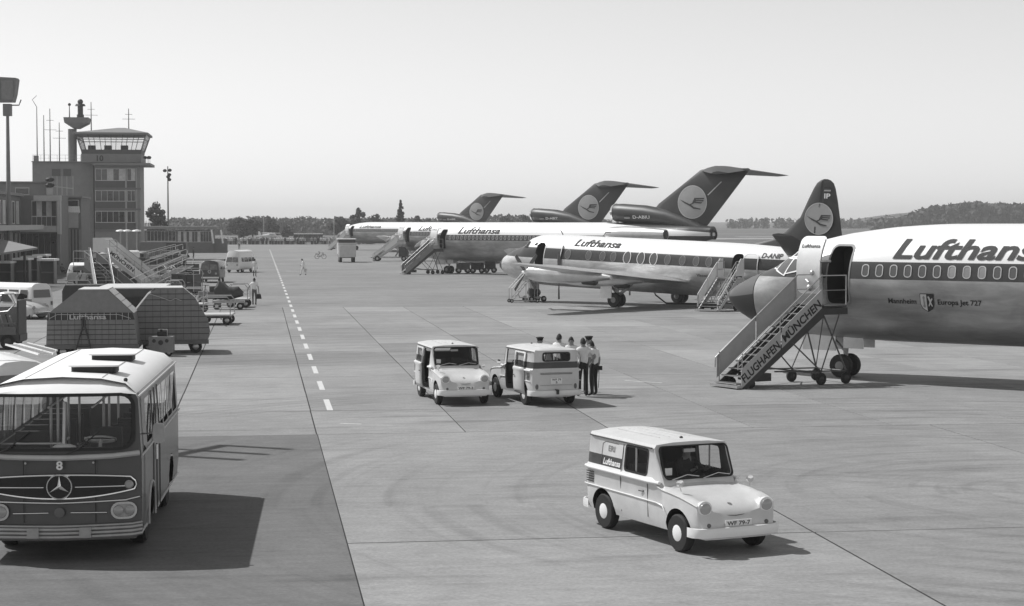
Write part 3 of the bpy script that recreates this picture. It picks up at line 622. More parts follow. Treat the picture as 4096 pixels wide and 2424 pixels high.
def van(name, label, front, heading, door=0, plate='WF 79-7', mark=None, driver=False):
    t = thing(name, label, 'van', front, math.atan2(heading[1], heading[0]), 'small airline delivery vans'); t.scale = (1.045, 1.08, .985)
    b = put('body', van_body(door), t)
    for s in (-1, 1):
        wheel('front_wheel', .31, .15, t, (0, s * .63, .31), hub='white', hubr=.5); wheel('rear_wheel', .31, .15, t, (-2.4, s * .62, .31), hub='white', hubr=.5)
        h = MB().lathe([(.085, .40), (.115, .46), (.12, .535), (.10, .545)], 20, 'x', Matrix.Translation((0, s * .535, .775))).obj('headlight', 'van_white', t)
        MB().lathe([(.098, .535), (.09, .56), (.05, .578), (.01, .583)], 18, 'x', Matrix.Translation((0, s * .535, .775))).obj('lens', 'lamp_glass', h)
        MB().lathe([(.04, .56), (.035, .60), (.01, .61)], 10, 'x', Matrix.Translation((0, s * .5, .505))).obj('indicator', 'midgrey', t)
        MB().ball((-3.07, s * .55, .58), .055, 10, 6, (.4, .8, 1.5)).obj('tail_light', 'midgrey', t)
        e = -1.8 if s == door else -1.3; e2 = -.9 if s == door else -1.3
        MB().tube([(-3.0, s * .72, .74), (-2.85, s * .724, .735), (e, s * .724, .73)], .011, 6).tube([(e2, s * .724, .727), (-.6, s * .724, .725), (-.42, s * .722, .70), (-.36, s * .72, .62)], .011, 6).obj('trim_strip', 'van_white', t)
        MB().tube([(-3.0, s * .70, 1.05), (-2.8, s * .735, 1.05), (e, s * .735, 1.05)], .03, 8).tube([(e2, s * .735, 1.05), (-.8, s * .735, 1.05), (-.55, s * .70, 1.05)], .03, 8).obj('belt_moulding', 'van_white', t)
        MB().tube([(-3.0, s * .62, 1.60), (-2.8, s * .665, 1.605), (-.85, s * .665, 1.60)], .014, 6).obj('rain_gutter', 'dark', t)
        for k in range(5): MB().box(-2.93, -2.70, s * .722 - .006, s * .722 + .006, .79 + .042 * k, .807 + .042 * k).obj('louvre', 'dark', t)
        MB().tube([(-.05, s * .60, .98), (-.06, s * .62, 1.06)], .012).lathe([(.01, -.02), (.06, -.01), (.06, .01), (.01, .02)], 12, 'x', Matrix.Translation((-.06, s * .62, 1.11))).obj('wing_mirror', 'chrome', t)
        if s != door:
            MB().tube([(-1.02, s * .72, .86), (-1.12, s * .745, .86)], .014).obj('door_handle', 'dark', t)
            MB().tube([(u, s * (side_y(v) + .004), v) for u, v in ((-1.78, .40), (-1.78, 1.0), (-1.78, 1.10), (-1.78, 1.56))], .006, 4).obj('door_seam', 'dark', t)
            MB().tube([(u, s * (side_y(v) + .004), v) for u, v in ((-.90, .44), (-.90, 1.0))], .006, 4).obj('door_seam', 'dark', t)
            rw = MB().add([(u, s * (side_y(v) - .012), v) for u, v in rrect(-1.70, -.97, 1.13, 1.555, .07)], [tuple(range(20))]).obj('side_window', 'pane', t, smooth=0)
            op, ip = rrect(-1.72, -.95, 1.11, 1.575, .08), rrect(-1.68, -.99, 1.15, 1.535, .06)
            v, f = ringpoly(op, ip); MB().add([(u, s * (side_y(q) + .006), q) for u, q in v], f).obj('window_seal', 'black', rw, smooth=0)
            MB().box(-1.36, -1.33, s * .665 - .008, s * .665 + .008, 1.14, 1.55).obj('window_bar', 'steel', rw)
        else:                                                              # the sliding door pushed back along the flank
            d = -.80; o = MB()
            outer = rrect(-1.78 + d, -.94 + d, .34, 1.57, .06); inn = rrect(-1.66 + d, -1.02 + d, 1.14, 1.51, .06)
            mb = MB()
            prof = [.34, .45, .72, .98, 1.03, 1.08, 1.12]
            v = []; 
            for z in prof: v += [(-1.78 + d, s * (side_y(z) + .055), z), (-.94 + d, s * (side_y(z) + .055), z)]
            mb.add(v, [(2 * i, 2 * i + 1, 2 * i + 3, 2 * i + 2) for i in range(len(prof) - 1)])
            q = [(-1.78 + d, 1.12), (-.94 + d, 1.12), (-.94 + d, 1.57), (-1.78 + d, 1.57)]; iq = [(-1.68 + d, 1.15), (-1.04 + d, 1.15), (-1.04 + d, 1.52), (-1.68 + d, 1.52)]
            rp = ringpoly(q, iq); mb.add([(u, s * (side_y(z) + .055), z) for u, z in rp[0]], rp[1])
            do = mb.obj('sliding_door', 'van_paint', t, smooth=30); sm = do.modifiers.new('s', 'SOLIDIFY'); sm.thickness = .03
            MB().add([(u, s * (side_y(z) + .05), z) for u, z in iq], [(0, 1, 2, 3)]).obj('door_pane', 'pane', do, smooth=0)
            MB().tube([(-1.0 + d, s * .79, .86), (-1.1 + d, s * .80, .86)], .014).obj('door_handle', 'dark', do)
    # glazing
    ws = MB().add([(-.545, -.60, 1.10), (-.545, .60, 1.10), (-.775, .585, 1.635), (-.775, -.585, 1.635)], [(0, 1, 2, 3)]).obj('windscreen', 'screen', t, smooth=0)
    fr = MB(); a = [(-.60, 1.10), (.60, 1.10), (.60, 1.58), (-.60, 1.58)]
    fx = lambda z: -.53 - (z - 1.10) * .43
    o_, i_ = rrect(-.62, .62, 1.095, 1.64, .08), rrect(-.585, .585, 1.125, 1.615, .065)
    v, f = ringpoly(o_, i_); fr.add([(fx(z) + .012, y, z) for y, z in v], f).obj('windscreen_seal', 'black', ws, smooth=0)
    for y0 in (-.5, .05): MB().tube([(fx(1.10) + .03, y0, 1.10), (fx(1.16) + .03, y0 + .28, 1.17), (fx(1.13) + .03, y0 + .48, 1.135)], .009, 5).obj('wiper', 'steel', ws)
    MB().box(-.86, -.84, -.10, .10, 1.50, 1.56).obj('rear_view_mirror', 'light', ws); MB().box(-.64, -.63, -.55, -.43, 1.16, 1.28).obj('permit_card', 'white', ws)
    rw = MB().add([(-3.045, y, z) for y, z in rrect(-.37, .37, 1.34, 1.56, .06)], [tuple(range(20))]).obj('rear_window', 'pane', t, smooth=0)
    v, f = ringpoly(rrect(-.40, .40, 1.31, 1.59, .08), rrect(-.355, .355, 1.355, 1.545, .05)); MB().add([(-3.078 + (.05 if abs(y) > 9 else 0), y, z) for y, z in v], f).obj('window_seal', 'black', rw, smooth=0)
    # bumpers, plates, badges
    for x, sg in ((.655, 1), (-3.125, -1)):
        bp = MB(); P = [(x - sg * .26, -.745), (x - sg * .13, -.74), (x - sg * .03, -.66), (x, -.4), (x + sg * .008, 0), (x, .4), (x - sg * .03, .66), (x - sg * .13, .74), (x - sg * .26, .745)]
        bp.loft([[(px + sg * u, py, .39 + w) for u, w in ((-.03, -.08), (.02, -.075), (.035, -.03), (.035, .03), (.02, .075), (-.03, .08))] for px, py in P]).obj('bumper', 'van_white', t, smooth=50)
    pl = MB().box(.603, .618, -.23, .23, .475, .575).obj('number_plate', 'white', t); flat_text('plate_lettering', plate, Matrix(((0, 0, 1, .6205), (1, 0, 0, -.20), (0, 1, 0, .492), (0, 0, 0, 1))), .40, .066, 'ink', pl)
    pl = MB().box(-3.098, -3.075, -.16, .16, .66, .83).obj('number_plate', 'white', t)
    for s_, w_, z_, y_ in ((plate[:5], .26, .755, .13), (plate[-1], .05, .675, .025)):
        flat_text('plate_lettering', s_, Matrix(((0, 0, -1, -3.1), (-1, 0, 0, y_), (0, 1, 0, z_), (0, 0, 0, 1))), w_, .06, 'ink', pl)
    MB().box(-3.094, -3.07, -.45, .45, .94, .955).obj('engine_lid_grip', 'midgrey', t); MB().tube([(-3.084, -.46, .98), (-3.085, .46, .98)], .006, 4).tube([(-3.084, -.46, .62), (-3.085, .46, .62)], .004, 4).obj('engine_lid_seam', 'dark', t)
    MB().box(-3.22, -3.08, -.03, .03, .36, .5).ball((-3.22, 0, .46), .035, 8, 5).obj('tow_hook', 'dark', t)
    MB().tube([(.50, -.34, .655), (.545, 0, .635), (.50, .34, .655)], .007, 4).obj('bonnet_seam', 'dark', t)
    MB().lathe([(.01, 0), (.035, .004), (.035, .012), (.01, .016)], 12, 'z', Matrix.Translation((.33, 0, .80))).obj('bonnet_badge', 'chrome', t)
    for k in range(-1, 3): MB().tube([(-.95 - .35 * k * .3 - .3, .5, 1.685), (-1.0 - .35 * k * .3 - .3, 0, 1.712), (-.95 - .35 * k * .3 - .3, -.5, 1.685)] if 0 else [(-2.7, .18 * (k - .5), 1.712), (-1.3, .18 * (k - .5), 1.713)], .006, 4).obj('roof_rib', 'van_paint', t)
    MB().ball((-1.1, 0, 1.715), .03, 8, 5).obj('roof_vent', 'dark', t)
    # cabin
    for y in (.33, -.33):
        if y < 0 and door == -1: pass
        MB().box(-1.72, -1.28, y - .23, y + .23, .5, .78).box(-1.80, -1.70, y - .23, y + .23, .7, 1.22).obj('seat', 'seat', t)
    MB().torus(.18, .014, Matrix.Translation((-.98, .33, 1.12)) @ Matrix.Rotation(R(-30), 4, 'Y')).cyl((-.98, .33, 1.09), (-.80, .33, .8), .02).obj('steering_wheel', 'dark', t)
    MB().box(-.80, -.70, -.6, .6, .86, 1.05).obj('dashboard', 'cabin', t)
    # lettering on the near flank (right side)
    s = -1
    if mark:
        v, f = textfit('Lufthansa', -2.42, -1.84, 1.15, .11, .03, .2); MB().add([(-(-2.42 + (-1.84) - u) if 0 else u, s * (side_y(z) + .006), z) for u, z in v], f).obj('name_lettering', 'white', t, smooth=0)
        v, f = textfit(mark, -2.28, -2.06, 1.39, .10, .02); MB().add([(u, s * (side_y(z) + .006), z) for u, z in v], f).obj('code_lettering', 'grey', t, smooth=0)
        MB().tube([(u, s * (side_y(z) + .003), z) for u, z in ((-2.5, 1.12), (-2.48, 1.5), (-2.4, 1.54), (-1.95, 1.54))], .005, 4).obj('panel_seam', 'midgrey', t)
    return t
def vpos(near_wheel, heading, side):
    """centre of the front axle from the front wheel on one side (+1 left, -1 right)"""
    h = Vector((heading[0], heading[1], 0)).normalized(); left = Vector((-h.y, h.x, 0)); return Vector((near_wheel[0], near_wheel[1], 0)) - left * side * .65, h
p, h = vpos((2.759, 29.316), (.432, -.902), -1)
van('delivery_van', 'foreground delivery van driving towards the camera with closed doors', p, h, 0, 'WF 79-7', 'ERI')
p, h = vpos((-2.123, 53.15), (.245, -.97), -1)
van('delivery_van', 'parked delivery van facing the camera with its side door open', p, h, -1, 'WF 79-3')
hh = Vector((-.335, .942, 0)).normalized(); rl = Vector((.392, 53.12, 0)) + hh * 2.4
p, h = vpos((rl.x, rl.y), hh, 1)
van('delivery_van', 'parked delivery van seen from behind beside the group of men', p, h, 1, 'WF 79-5')

# ================================================================ airport bus
M('bus_dark', .055, .4, var=.1, coat=.3); M('bus_side', .17, .45, var=.08, coat=.2); M('bus_roof', .82, .5, var=.05, scale=1.2); M('bus_in', .15, .8)
BL = 7.5
def bus():
    hd = Vector((.10, -.995, 0)).normalized()
    fr = Vector((-7.06, 28.35, 0)); t = thing('airport_bus', 'airport bus numbered 8 with white roof and dark front', 'bus', fr, math.atan2(hd.y, hd.x))
    prof = [(0, .34), (1.15, .34), (1.22, .42), (1.25, .7), (1.25, 1.55), (1.24, 1.72), (1.19, 2.52), (1.15, 2.60), (.98, 2.76), (.6, 2.84), (0, 2.87)]
    def ring(x, k, dz=0): return [(x, y * k, z if z < 2.6 else 2.6 + (z - 2.6) * (1 - dz)) for y, z in prof] + [(x, -y * k, z if z < 2.6 else 2.6 + (z - 2.6) * (1 - dz)) for y, z in prof[-2:0:-1]]
    # the front bows out: rings near the nose follow a curve
    def fring(bow, k):
        pts = prof; o = []
        for y, z in pts + [(-y, z) for y, z in pts[-2:0:-1]]:
            b = -bow * (1 - (y / 1.25) ** 2) ; rake = -max(0, z - 1.6) * .16 - max(0, z - 2.6) * 2.2
            o.append((b * -1 - bow + rake, y * k, z))
        return o
    rows = [ring(-BL, .95, .3), ring(-BL + .08, .985, .1), ring(-BL + .3, 1)] + [ring(-BL + .3 + q * (BL - .75) / 8, 1) for q in range(1, 9)]
    def cap(r, q, x=None): return [(a if x is None else min(x, a), b_, c if c <= 2.6 else 2.6 + (c - 2.6) * q) for a, b_, c in r]
    f0 = [(x, y, z) for x, y, z in fring(.16, 1)]; f0 = [(x if z <= 2.6 else -.16 + .16 * (1 - (y / 1.25) ** 2) - .17, y, z) for x, y, z in f0]
    rows += [cap(f0, .92, -.72), cap(f0, .70, -.46), cap(f0, .40, -.30), cap(f0, .12)]
    o = MB().loft([[(x, y, z) for x, y, z in r] for r in rows]).obj('body', ['bus_side', 'bus_in', 'black', 'bus_roof', 'bus_dark'], None, smooth=35)
    me = o.data
    for p_ in me.polygons:
        c = p_.center
        if c.z > 2.58: p_.material_index = 3
        elif p_.normal.x > .6 and c.z < 1.72: p_.material_index = 4
    cut = []
    def C(mb, idx):
        c = mb.obj('c', ['bus_side', 'bus_in', 'black', 'bus_roof', 'bus_dark'], None, smooth=0); c.data.polygons.foreach_set('material_index', [idx] * len(c.data.polygons)); cut.append(c)
    C(MB().loft([[(x, y, z) for y, z in ((1.19, .75), (1.19, 1.7), (1.12, 2.5), (.9, 2.68), (-.9, 2.68), (-1.12, 2.5), (-1.19, 1.7), (-1.19, .75))] for x in (-BL + .1, -.36)]), 1)
    wsp = rrect(-1.10, 1.10, 1.78, 2.59, .18); C(MB().prism(wsp, 'x', -1.2, .4), 1)
    SW = [(-1.05, -.62), (-2.05, -1.2), (-2.62, -2.18), (-2.86, -2.68), (-3.12, -2.92), (-4.05, -3.3), (-5.0, -4.2), (-5.95, -5.15), (-6.9, -6.1)]
    for a, b in SW:
        for s in (-1, 1): C(MB().prism(rrect(a, b, 1.72, 2.44, .05), 'y', min(s * .9, s * 1.5), max(s * .9, s * 1.5)), 1)
    C(MB().prism(rrect(-1.0, 1.0, 1.75, 2.4, .12), 'x', -BL - .3, -BL + .5), 1)
    for x in (-1.75, -5.6):
        for s in (-1, 1): C(MB().lathe([(.52, s * .85), (.52, s * 1.5)], 28, 'y', Matrix.Translation((x, 0, .47))), 2)
    bpy.context.view_layer.update(); boolean(o, cut); o.parent = t; o.data.set_sharp_from_angle(angle=R(32))
    for x in (-1.75, -5.6):
        for s in (-1, 1): wheel('wheel', .48, .26, t, (x, s * 1.04, .48), hub='galv')
    fx = lambda y, z: -.16 + .16 * (1 - (y / 1.25) ** 2) - max(0, z - 1.6) * .16       # front skin
    def fpt(y, z, o=.012): return (fx(y, z) + o, y, z)
    def fpoly(name, poly, mat, o=.012, par=t):
        v, f = poly if isinstance(poly, tuple) else (poly, [tuple(range(len(poly)))]); return conform(v, f, lambda y, z: fpt(y, z, o), .2, None).obj(name, mat, par, smooth=50)
    def fline(name, pts, r, mat, par=t, o=.012):
        q = []
        for (a, b), (c, d) in zip(pts, pts[1:]):
            k = max(1, int(abs(c - a) / .15))
            q += [fpt(a + (c - a) * i / k, b + (d - b) * i / k, o) for i in range(k)]
        return MB().tube(q + [fpt(*pts[-1], o)], r, 6).obj(name, mat, par)
    ws = fpoly('windscreen', wsp, 'screen', -.02)
    v, f = ringpoly(rrect(-1.15, 1.15, 1.74, 2.63, .22), rrect(-1.09, 1.09, 1.79, 2.58, .17)); fpoly('windscreen_seal', (v, f), 'black', .01, ws)
    MB().box(-.16, .03, -.022, .022, 1.79, 2.51, Matrix.Rotation(R(-9), 4, 'Y') @ Matrix.Translation((-.25, 0, .02))).obj('windscreen_divider', 'steel', ws)
    for y0, y1 in ((.1, .62), (-1.0, -.45)): MB().tube([fpt(y0, 1.70, .04), fpt(y0 + .2, 1.78, .05), fpt(y1, 2.06, .05)], .012, 5).obj('wiper', 'dark', ws)
    fline('waist_moulding', [(-1.22, 1.69), (-.8, 1.655), (0, 1.64), (.8, 1.655), (1.22, 1.69)], .042, 'light')
    # grille panel with star
    up = lambda y: 1.37 - .055 * (abs(y) / 1.16) ** 2; lo = lambda y: 1.0 + .13 * (abs(y) / 1.16) ** 2
    ys = [-1.08 + 2.16 * i / 16 for i in range(17)]
    outl = [(y, up(y)) for y in ys] + [(1.15, 1.26), (1.17, 1.2), (1.14, 1.13)] + [(y, lo(y)) for y in ys[::-1]] + [(-1.14, 1.13), (-1.17, 1.2), (-1.15, 1.26)]
    gr = fpoly('grille', outl, 'black', .012); fline('grille_outline', outl + outl[:1], .018, 'chrome', gr, .016)
    for a, b in ((-1.0, -.24), (.24, 1.0)): fline('grille_bar', [(a, 1.18), (b, 1.18)], .012, 'chrome', gr, .02)
    Mf = Matrix.Translation((0, 0, 1.19)); MB().torus(.19, .016, Mf @ Matrix.Translation((.02, 0, 0)) @ Matrix.Rotation(R(90), 4, 'Y')).obj('star_ring', 'chrome', gr)
    st = MB()
    for k in range(3):
        a = R(90 + 120 * k); c, s_ = math.cos(a), math.sin(a); tip = (.035, c * .175, 1.19 + s_ * .175); l_ = (.03, -s_ * .03, 1.19 + c * .03); r_ = (.03, s_ * .03, 1.19 - c * .03); tp = (.05, 0, 1.19)
        st.add([tip, l_, tp, r_], [(0, 1, 2), (0, 2, 3)])
    st.obj('star', 'chrome', gr, smooth=0)
    for s in (-1, 1):
        MB().lathe([(.05, 0), (.07, .03), (.05, .05), (.01, .05)], 16, 'x', Matrix.Translation((fx(1.06, 1.2), s * 1.06, 1.2))).obj('side_lamp', 'galv', gr)
        v, f = ringpoly(rrect(s * .98 - .2, s * .98 + .2, .66, .93, .13), rrect(s * .98 - .165, s * .98 + .165, .695, .895, .1)); hp = fpoly('headlight_housing', rrect(s * .98 - .19, s * .98 + .19, .67, .92, .12), 'galv', .012)
        fpoly('headlight_rim', (v, f), 'chrome', .035, hp)
        for d in (-.085, .085): MB().lathe([(.078, 0), (.075, .03), (.04, .05), (.01, .055)], 16, 'x', Matrix.Translation((fx(s * .98 + d, .8) + .015, s * .98 + d, .795))).obj('headlight', 'lamp_glass', hp)
        fline('chrome_bar', [(s * .17, .78), (s * .72, .77)], .011, 'chrome')
        MB().box(-.03, .03, -.09, .09, .4, .56, Matrix.Translation(fpt(s * .40, 0, .10))).obj('bumper_guard', 'galv', t)
    fline('chrome_line', [(-1.22, 1.0), (-1.0, .955), (0, .93), (1.0, .955), (1.22, 1.0)], .016, 'chrome')
    MB().lathe([(.075, .01), (.08, .03), (.05, .04), (.01, .04)], 16, 'x', Matrix.Translation((0, 0, .785))).obj('badge', 'midgrey', t)
    for y in (-.55, .55): fline('panel_seam', [(y, 1.62), (y, .62)], .006, 'black')
    for y in (-.52, .52): MB().ball(fpt(y, 1.56), .018, 8, 5).obj('rivet', 'light', t)
    flat_text('fleet_number', '8', Matrix(((0, 0, 1, fx(0, 1.5) + .015), (1, 0, 0, -.045), (0, 1, 0, 1.46), (0, 0, 0, 1))), .10, .135, 'white', t, .03)
    for k, z in enumerate((.415, .475, .535, .585)):
        fline('bumper_rib', [(-1.26, z + .02), (-1.1, z), (0, z - .012), (1.1, z), (1.26, z + .02)], .03 if k < 3 else .02, 'galv', t, .06)
    # flank: mouldings, panes, door, mirror
    for s in (-1, 1):
        MB().tube([(-.2, s * 1.255, 1.64), (-BL + .1, s * 1.255, 1.64)], .018, 6).obj('waist_strip', 'light', t); MB().tube([(-.25, s * 1.225, .40), (-1.2, s * 1.225, .40)], .018).tube([(-2.3, s * 1.225, .4), (-BL + .2, s * 1.225, .4)], .018).obj('skirt_strip', 'light', t)
        MB().tube([(-.3, s * 1.19, 2.56), (-BL + .1, s * 1.19, 2.56)], .02, 6).obj('gutter', 'light', t)
        for a, b in SW: MB().add([(u, s * 1.195, z) for u, z in rrect(a, b, 1.72, 2.44, .05)], [tuple(range(20))]).obj('side_pane', 'pane', t, smooth=0)
        MB().tube([(-1.75 + .55 * math.cos(R(a)), s * 1.26, .47 + .55 * math.sin(R(a))) for a in range(-8, 189, 14)], .02, 5).obj('arch_trim', 'light', t)
    for x in (-2.1, -2.65, -3.2): MB().tube([(x, 1.258, .42), (x, 1.258, 1.66), (x, 1.205, 2.5)], .012, 4).obj('door_edge', 'dark', t)
    MB().tube([(-2.4, 1.28, 1.30), (-2.4, 1.28, 1.55)], .02).obj('door_handle', 'chrome', t)
    mi = MB().tube([(-.5, 1.2, 1.95), (-.3, 1.45, 1.98), (-.28, 1.5, 1.98)], .012).obj('mirror_arm', 'steel', t)
    MB().loft([[(x, y, z) for y, z in rrect(1.42, 1.60, 1.82, 2.14, .06)] for x in (-.30, -.27)]).obj('wing_mirror', 'galv', mi)
    # roof hatches
    for x, y in ((-1.75, .35), (-4.35, .35)):
        MB().prism(rrect(x - .3, x + .3, y - .36, y + .36, .08), 'z', 2.84, 2.945).obj('roof_hatch', 'black', t); MB().prism(rrect(x - .34, x + .34, y - .42, y + .42, .1), 'z', 2.95, 2.975).obj('hatch_lid', 'bus_roof', t)
    for y in (-.6, .6): MB().tube([(-.6, y, 2.842), (-BL + .4, y, 2.845)], .007, 4).obj('roof_seam', 'galv', t)
    MB().ball((-.75, .95, 2.79), .035, 8, 5).obj('roof_lamp', 'dark', t)
    # inside
    MB().box(-BL + .1, -.3, -1.18, 1.18, .72, .78).obj('floor', 'bus_in', t); MB().box(-.62, -.32, -1.1, 1.1, 1.35, 1.72).obj('dashboard', 'grey', t)
    MB().torus(.24, .016, Matrix.Translation((-.72, .55, 1.84)) @ Matrix.Rotation(R(-18), 4, 'Y')).cyl((-.72, .55, 1.84), (-.55, .55, 1.4), .03).cyl((-.72, .32, 1.83), (-.72, .78, 1.83), .015).obj('steering_wheel', 'light', t)
    MB().box(-1.5, -1.05, .3, .8, .8, 1.3).box(-1.6, -1.45, .3, .8, 1.2, 1.95).obj('driver_seat', 'seat', t)
    for k in range(5):
        for s in (-1, 1):
            x = -2.4 - k * .95
            if s == 1 and -3.3 < x < -2: continue
            MB().box(x - .4, x, s * .75 - .38, s * .75 + .38, 1.1, 1.22).box(x - .48, x - .38, s * .75 - .38, s * .75 + .38, 1.1, 1.75).obj('seat', 'seat', t)
    for x, y in ((-1.3, -.2), (-1.9, -.4), (-2.4, .4), (-3.6, -.35), (-3.6, .35), (-5, .35), (-5, -.35)): MB().tube([(x, y, .78), (x, y, 2.65)], .022, 6).obj('grab_pole', 'steel', t)
    for y in (-.35, .35): MB().tube([(-1.3, y, 2.3), (-6.8, y, 2.3)], .02).obj('grab_rail', 'steel', t)
    MB().tube([(-1.0, -1.05, 1.75), (-1.0, -.1, 1.75)], .02).tube([(-1.0, -.1, 1.75), (-1.8, -.1, 1.75)], .02).obj('cab_rail', 'steel', t)
    MB().ball((-.42, .02, 1.75), .14, 10, 6, (1, 1.4, .45)).obj('cloth', 'white', t)
bus()
# ================================================================ passenger stairs and stand equipment
M('stair_panel', .42, .6, var=.08, scale=4); M('stair_dark', .05, .6, var=.2); M('tread', .08, .7, var=.2); M('truss', .10, .5, .3)
def stairs(label, bottom, up, rise, run, plat, width=1.15, texts=(), panel='stair_panel', dark='stair_dark', n=None, side=-1, legs=True, group='passenger stairs', truck=False, top_board=False, name='passenger_stairs'):
    """local x climbs the steps, y to the left; side = flank that carries the lettering"""
    t = thing(name, label, 'stairs', bottom, math.atan2(up[1], up[0]), group)
    w = width / 2; k = rise / run; n = n or max(6, round(rise / .22)); L = math.hypot(run, rise); an = math.atan2(rise, run)
    for s in (-1, 1):
        MB().prism([(0, .05), (.35, .0), (run + .1, rise - .36), (run + .1, rise + .02), (run, rise + .02)], 'y', s * w - .03, s * w + .03).obj('stringer', dark, t, smooth=0)
        lo, hi = (-.16, .46) if s == side else (.1, .86)
        hf = .5
        for a, b in ((0.02, hf), (hf, 1.0)):
            x0, x1 = run * a + .03, run * b - .03
            y = s * (w + .04)
            pn = MB().prism([(x0, x0 * k + lo + .1), (x1, x1 * k + lo + .1), (x1, x1 * k + hi + .1), (x0, x0 * k + hi + .1)], 'y', min(y, y + s * .02), max(y, y + s * .02)).obj('side_panel', panel, t, smooth=0)
            if s == side and texts:
                tx = texts[0 if a < .3 else 1] if len(texts) > 1 else (texts[0] if a < .3 else None)
                if tx:
                    wd = (x1 - x0) * .92 * L / run; hh = .27
                    c, sn = math.cos(an), math.sin(an); yy = s * (w + .066)
                    if side < 0: Mx = Matrix(((c, -sn, 0, x0 + .04 * (x1 - x0) + .06), (0, 0, -1, yy), (sn, c, 0, (x0 + .04 * (x1 - x0)) * k + .08), (0, 0, 0, 1)))
                    else: Mx = Matrix(((-c, -sn, 0, x1 - .06), (0, 0, 1, yy), (-sn, c, 0, x1 * k + .08 - .06), (0, 0, 0, 1)))
                    flat_text('panel_lettering', tx, Mx, wd, hh, 'ink', pn, .03)
        r = MB().tube([(.0, s * w, .62), (.02, s * w, .95), (.10, s * w, 1.02), (run, s * w, rise + .98), (run + plat, s * w, rise + .98), (run + plat, s * w, rise + .02)], .024, 6).obj('handrail', 'galv', t)
        for q in (0.05, .5, .98): MB().tube([(run * q, s * w, run * q * k + .05), (run * q, s * w, run * q * k + 1.0)], .02, 5).obj('post', 'galv', r)
        MB().tube([(run, s * w, rise + .5), (run + plat, s * w, rise + .5)], .014, 5).obj('mid_rail', 'galv', r)
        if s == side: MB().tube([(.05, s * w, .72), (run, s * w, rise + .72)], .012, 5).obj('mid_rail', 'galv', r)
    for i in range(n):
        x = run * (i + .5) / n; z = rise * (i + 1) / n - .04
        MB().box(x - run / n * .62, x + run / n * .5, -w + .03, w - .03, z - .035, z).obj('tread', 'tread', t, smooth=0)
        MB().box(x - run / n * .62 - .012, x - run / n * .62 - .002, -w + .03, w - .03, z - .03, z + .003).obj('tread_nosing', 'galv', t, smooth=0)
    MB().box(run + .02, run + plat, -w - .03, w + .03, rise - .06, rise - .005).box(run + .1, run + plat + .06, -w - .02, w + .02, rise - .3, rise - .08).obj('platform', dark, t, smooth=0)
    if top_board:
        for s in (-1, 1): MB().prism([(run - .25, rise + .1), (run + plat, rise + .1), (run + plat, rise + 1.15), (run + .35, rise + 1.15), (run - .05, rise + .7)], 'y', s * (w + .07), s * (w + .09)).obj('top_screen', panel, t, smooth=0)
    if legs:
        X = run + plat * .75; f = MB()
        for s in (-1, 1):
            f.tube([(run + .15, s * (w - .1), rise - .25), (X + .15, s * (w + .15), .45)], .03, 6).tube([(X, s * w, rise - .25), (X - .9, s * (w + .15), .45)], .024, 6).tube([(run * .62, s * w, run * .62 * k - .12), (X - .9, s * (w + .15), .45)], .024, 6)
            f.tube([(run * .45, s * w * .9, .5), (X + .15, s * (w + .15), .42)], .026, 6).tube([(run * .42, s * w * .6, .62), (X - .9, s * (w + .15), .36)], .02, 6)
        f.tube([(X + .15, -w - .15, .42), (X + .15, w + .15, .42)], .028, 6).tube([(X - .9, -w - .15, .42), (X - .9, w + .15, .42)], .028, 6).tube([(run + .1, -w, rise - .3), (X + .15, w + .15, .5)], .02, 6)
        f.obj('undercarriage', 'truss', t)
        for x, rr in ((X + .15, .2), (X - .9, .2), (run * .18, .14)):
            for s in (-1, 1): wheel('wheel', rr, .1, t, (x, s * (w + (.15 if rr > .15 else -.1)), rr), hub='dark')
        MB().box(-.12, .05, -w - .12, w + .12, .04, .12).obj('foot_bar', 'galv', t); MB().box(run * .25, run * .42, -w + .1, w - .1, .2, .45).obj('drive_unit', 'dark', t)
    if truck:
        MB().box(-.2, run + plat + .3, -.85, .85, .42, .62).obj('chassis', 'light', t)
        cb = MB().loft([[(x, y, z) for y, z in rrect(-.85, .85, z0, z1, .12)] for x, z0, z1 in ((run + plat + .3, .5, 1.3), (run + plat - .2, .45, 1.9), (run + plat - .9, .45, 1.95))]).obj('cab', 'dark', t)
        for x in (.7, run + plat - .2):
            for s in (-1, 1): wheel('wheel', .36, .2, t, (x, s * .78, .36), hub='light')
        MB().tube([(run * .9, -.5, .62), (run + plat * .6, -.5, rise - .3)], .06).tube([(run * .9, .5, .62), (run + plat * .6, .5, rise - .3)], .06).tube([(run + plat * .6, -.5, .62), (run * .9, -.5, rise - .5)], .05).obj('scissor_lift', 'galv', t)
    return t
def jetdoor(gx, gy): return Vector((gx, gy, 0)) + U * .6 + PT * 2.0
D = jetdoor(11.44, 62.57); u = Vector((.86, .51, 0))
stairs('dark steel stairs lettered FLUGHAFEN MÜNCHEN at the nearest airliner', D - u * 4.45, u, 2.58, 3.4, 1.05, 1.2, ('FLUGHAFEN', 'MÜNCHEN'))
D = jetdoor(-6.49, 188.34); u = Vector((.93, .37, 0)).normalized()
stairs('grey stairs with bare side boards at the door of the D-ABIU airliner', D - u * 4.1, u, 2.58, 3.1, 1.0, 1.2, (), 'grey')
D = jetdoor(-13.6, 249.2); u = Vector((1, -.05, 0)).normalized()
stairs('pale motorised stairs lettered NÜRNBERG at the D-ABIT airliner', D - u * 4.5, u, 2.58, 3.4, 1.1, 1.2, ('NÜRNBERG',), 'white', 'light', legs=False, truck=True)
D = jetdoor(-29.6, 345.8)
stairs('small pale stairs at the farthest airliner', D - u * 4.2, u, 2.58, 3.1, 1.0, 1.2, (), 'white', 'light')
D = Vector((13.5, 110.7, 0)) + PT * .1
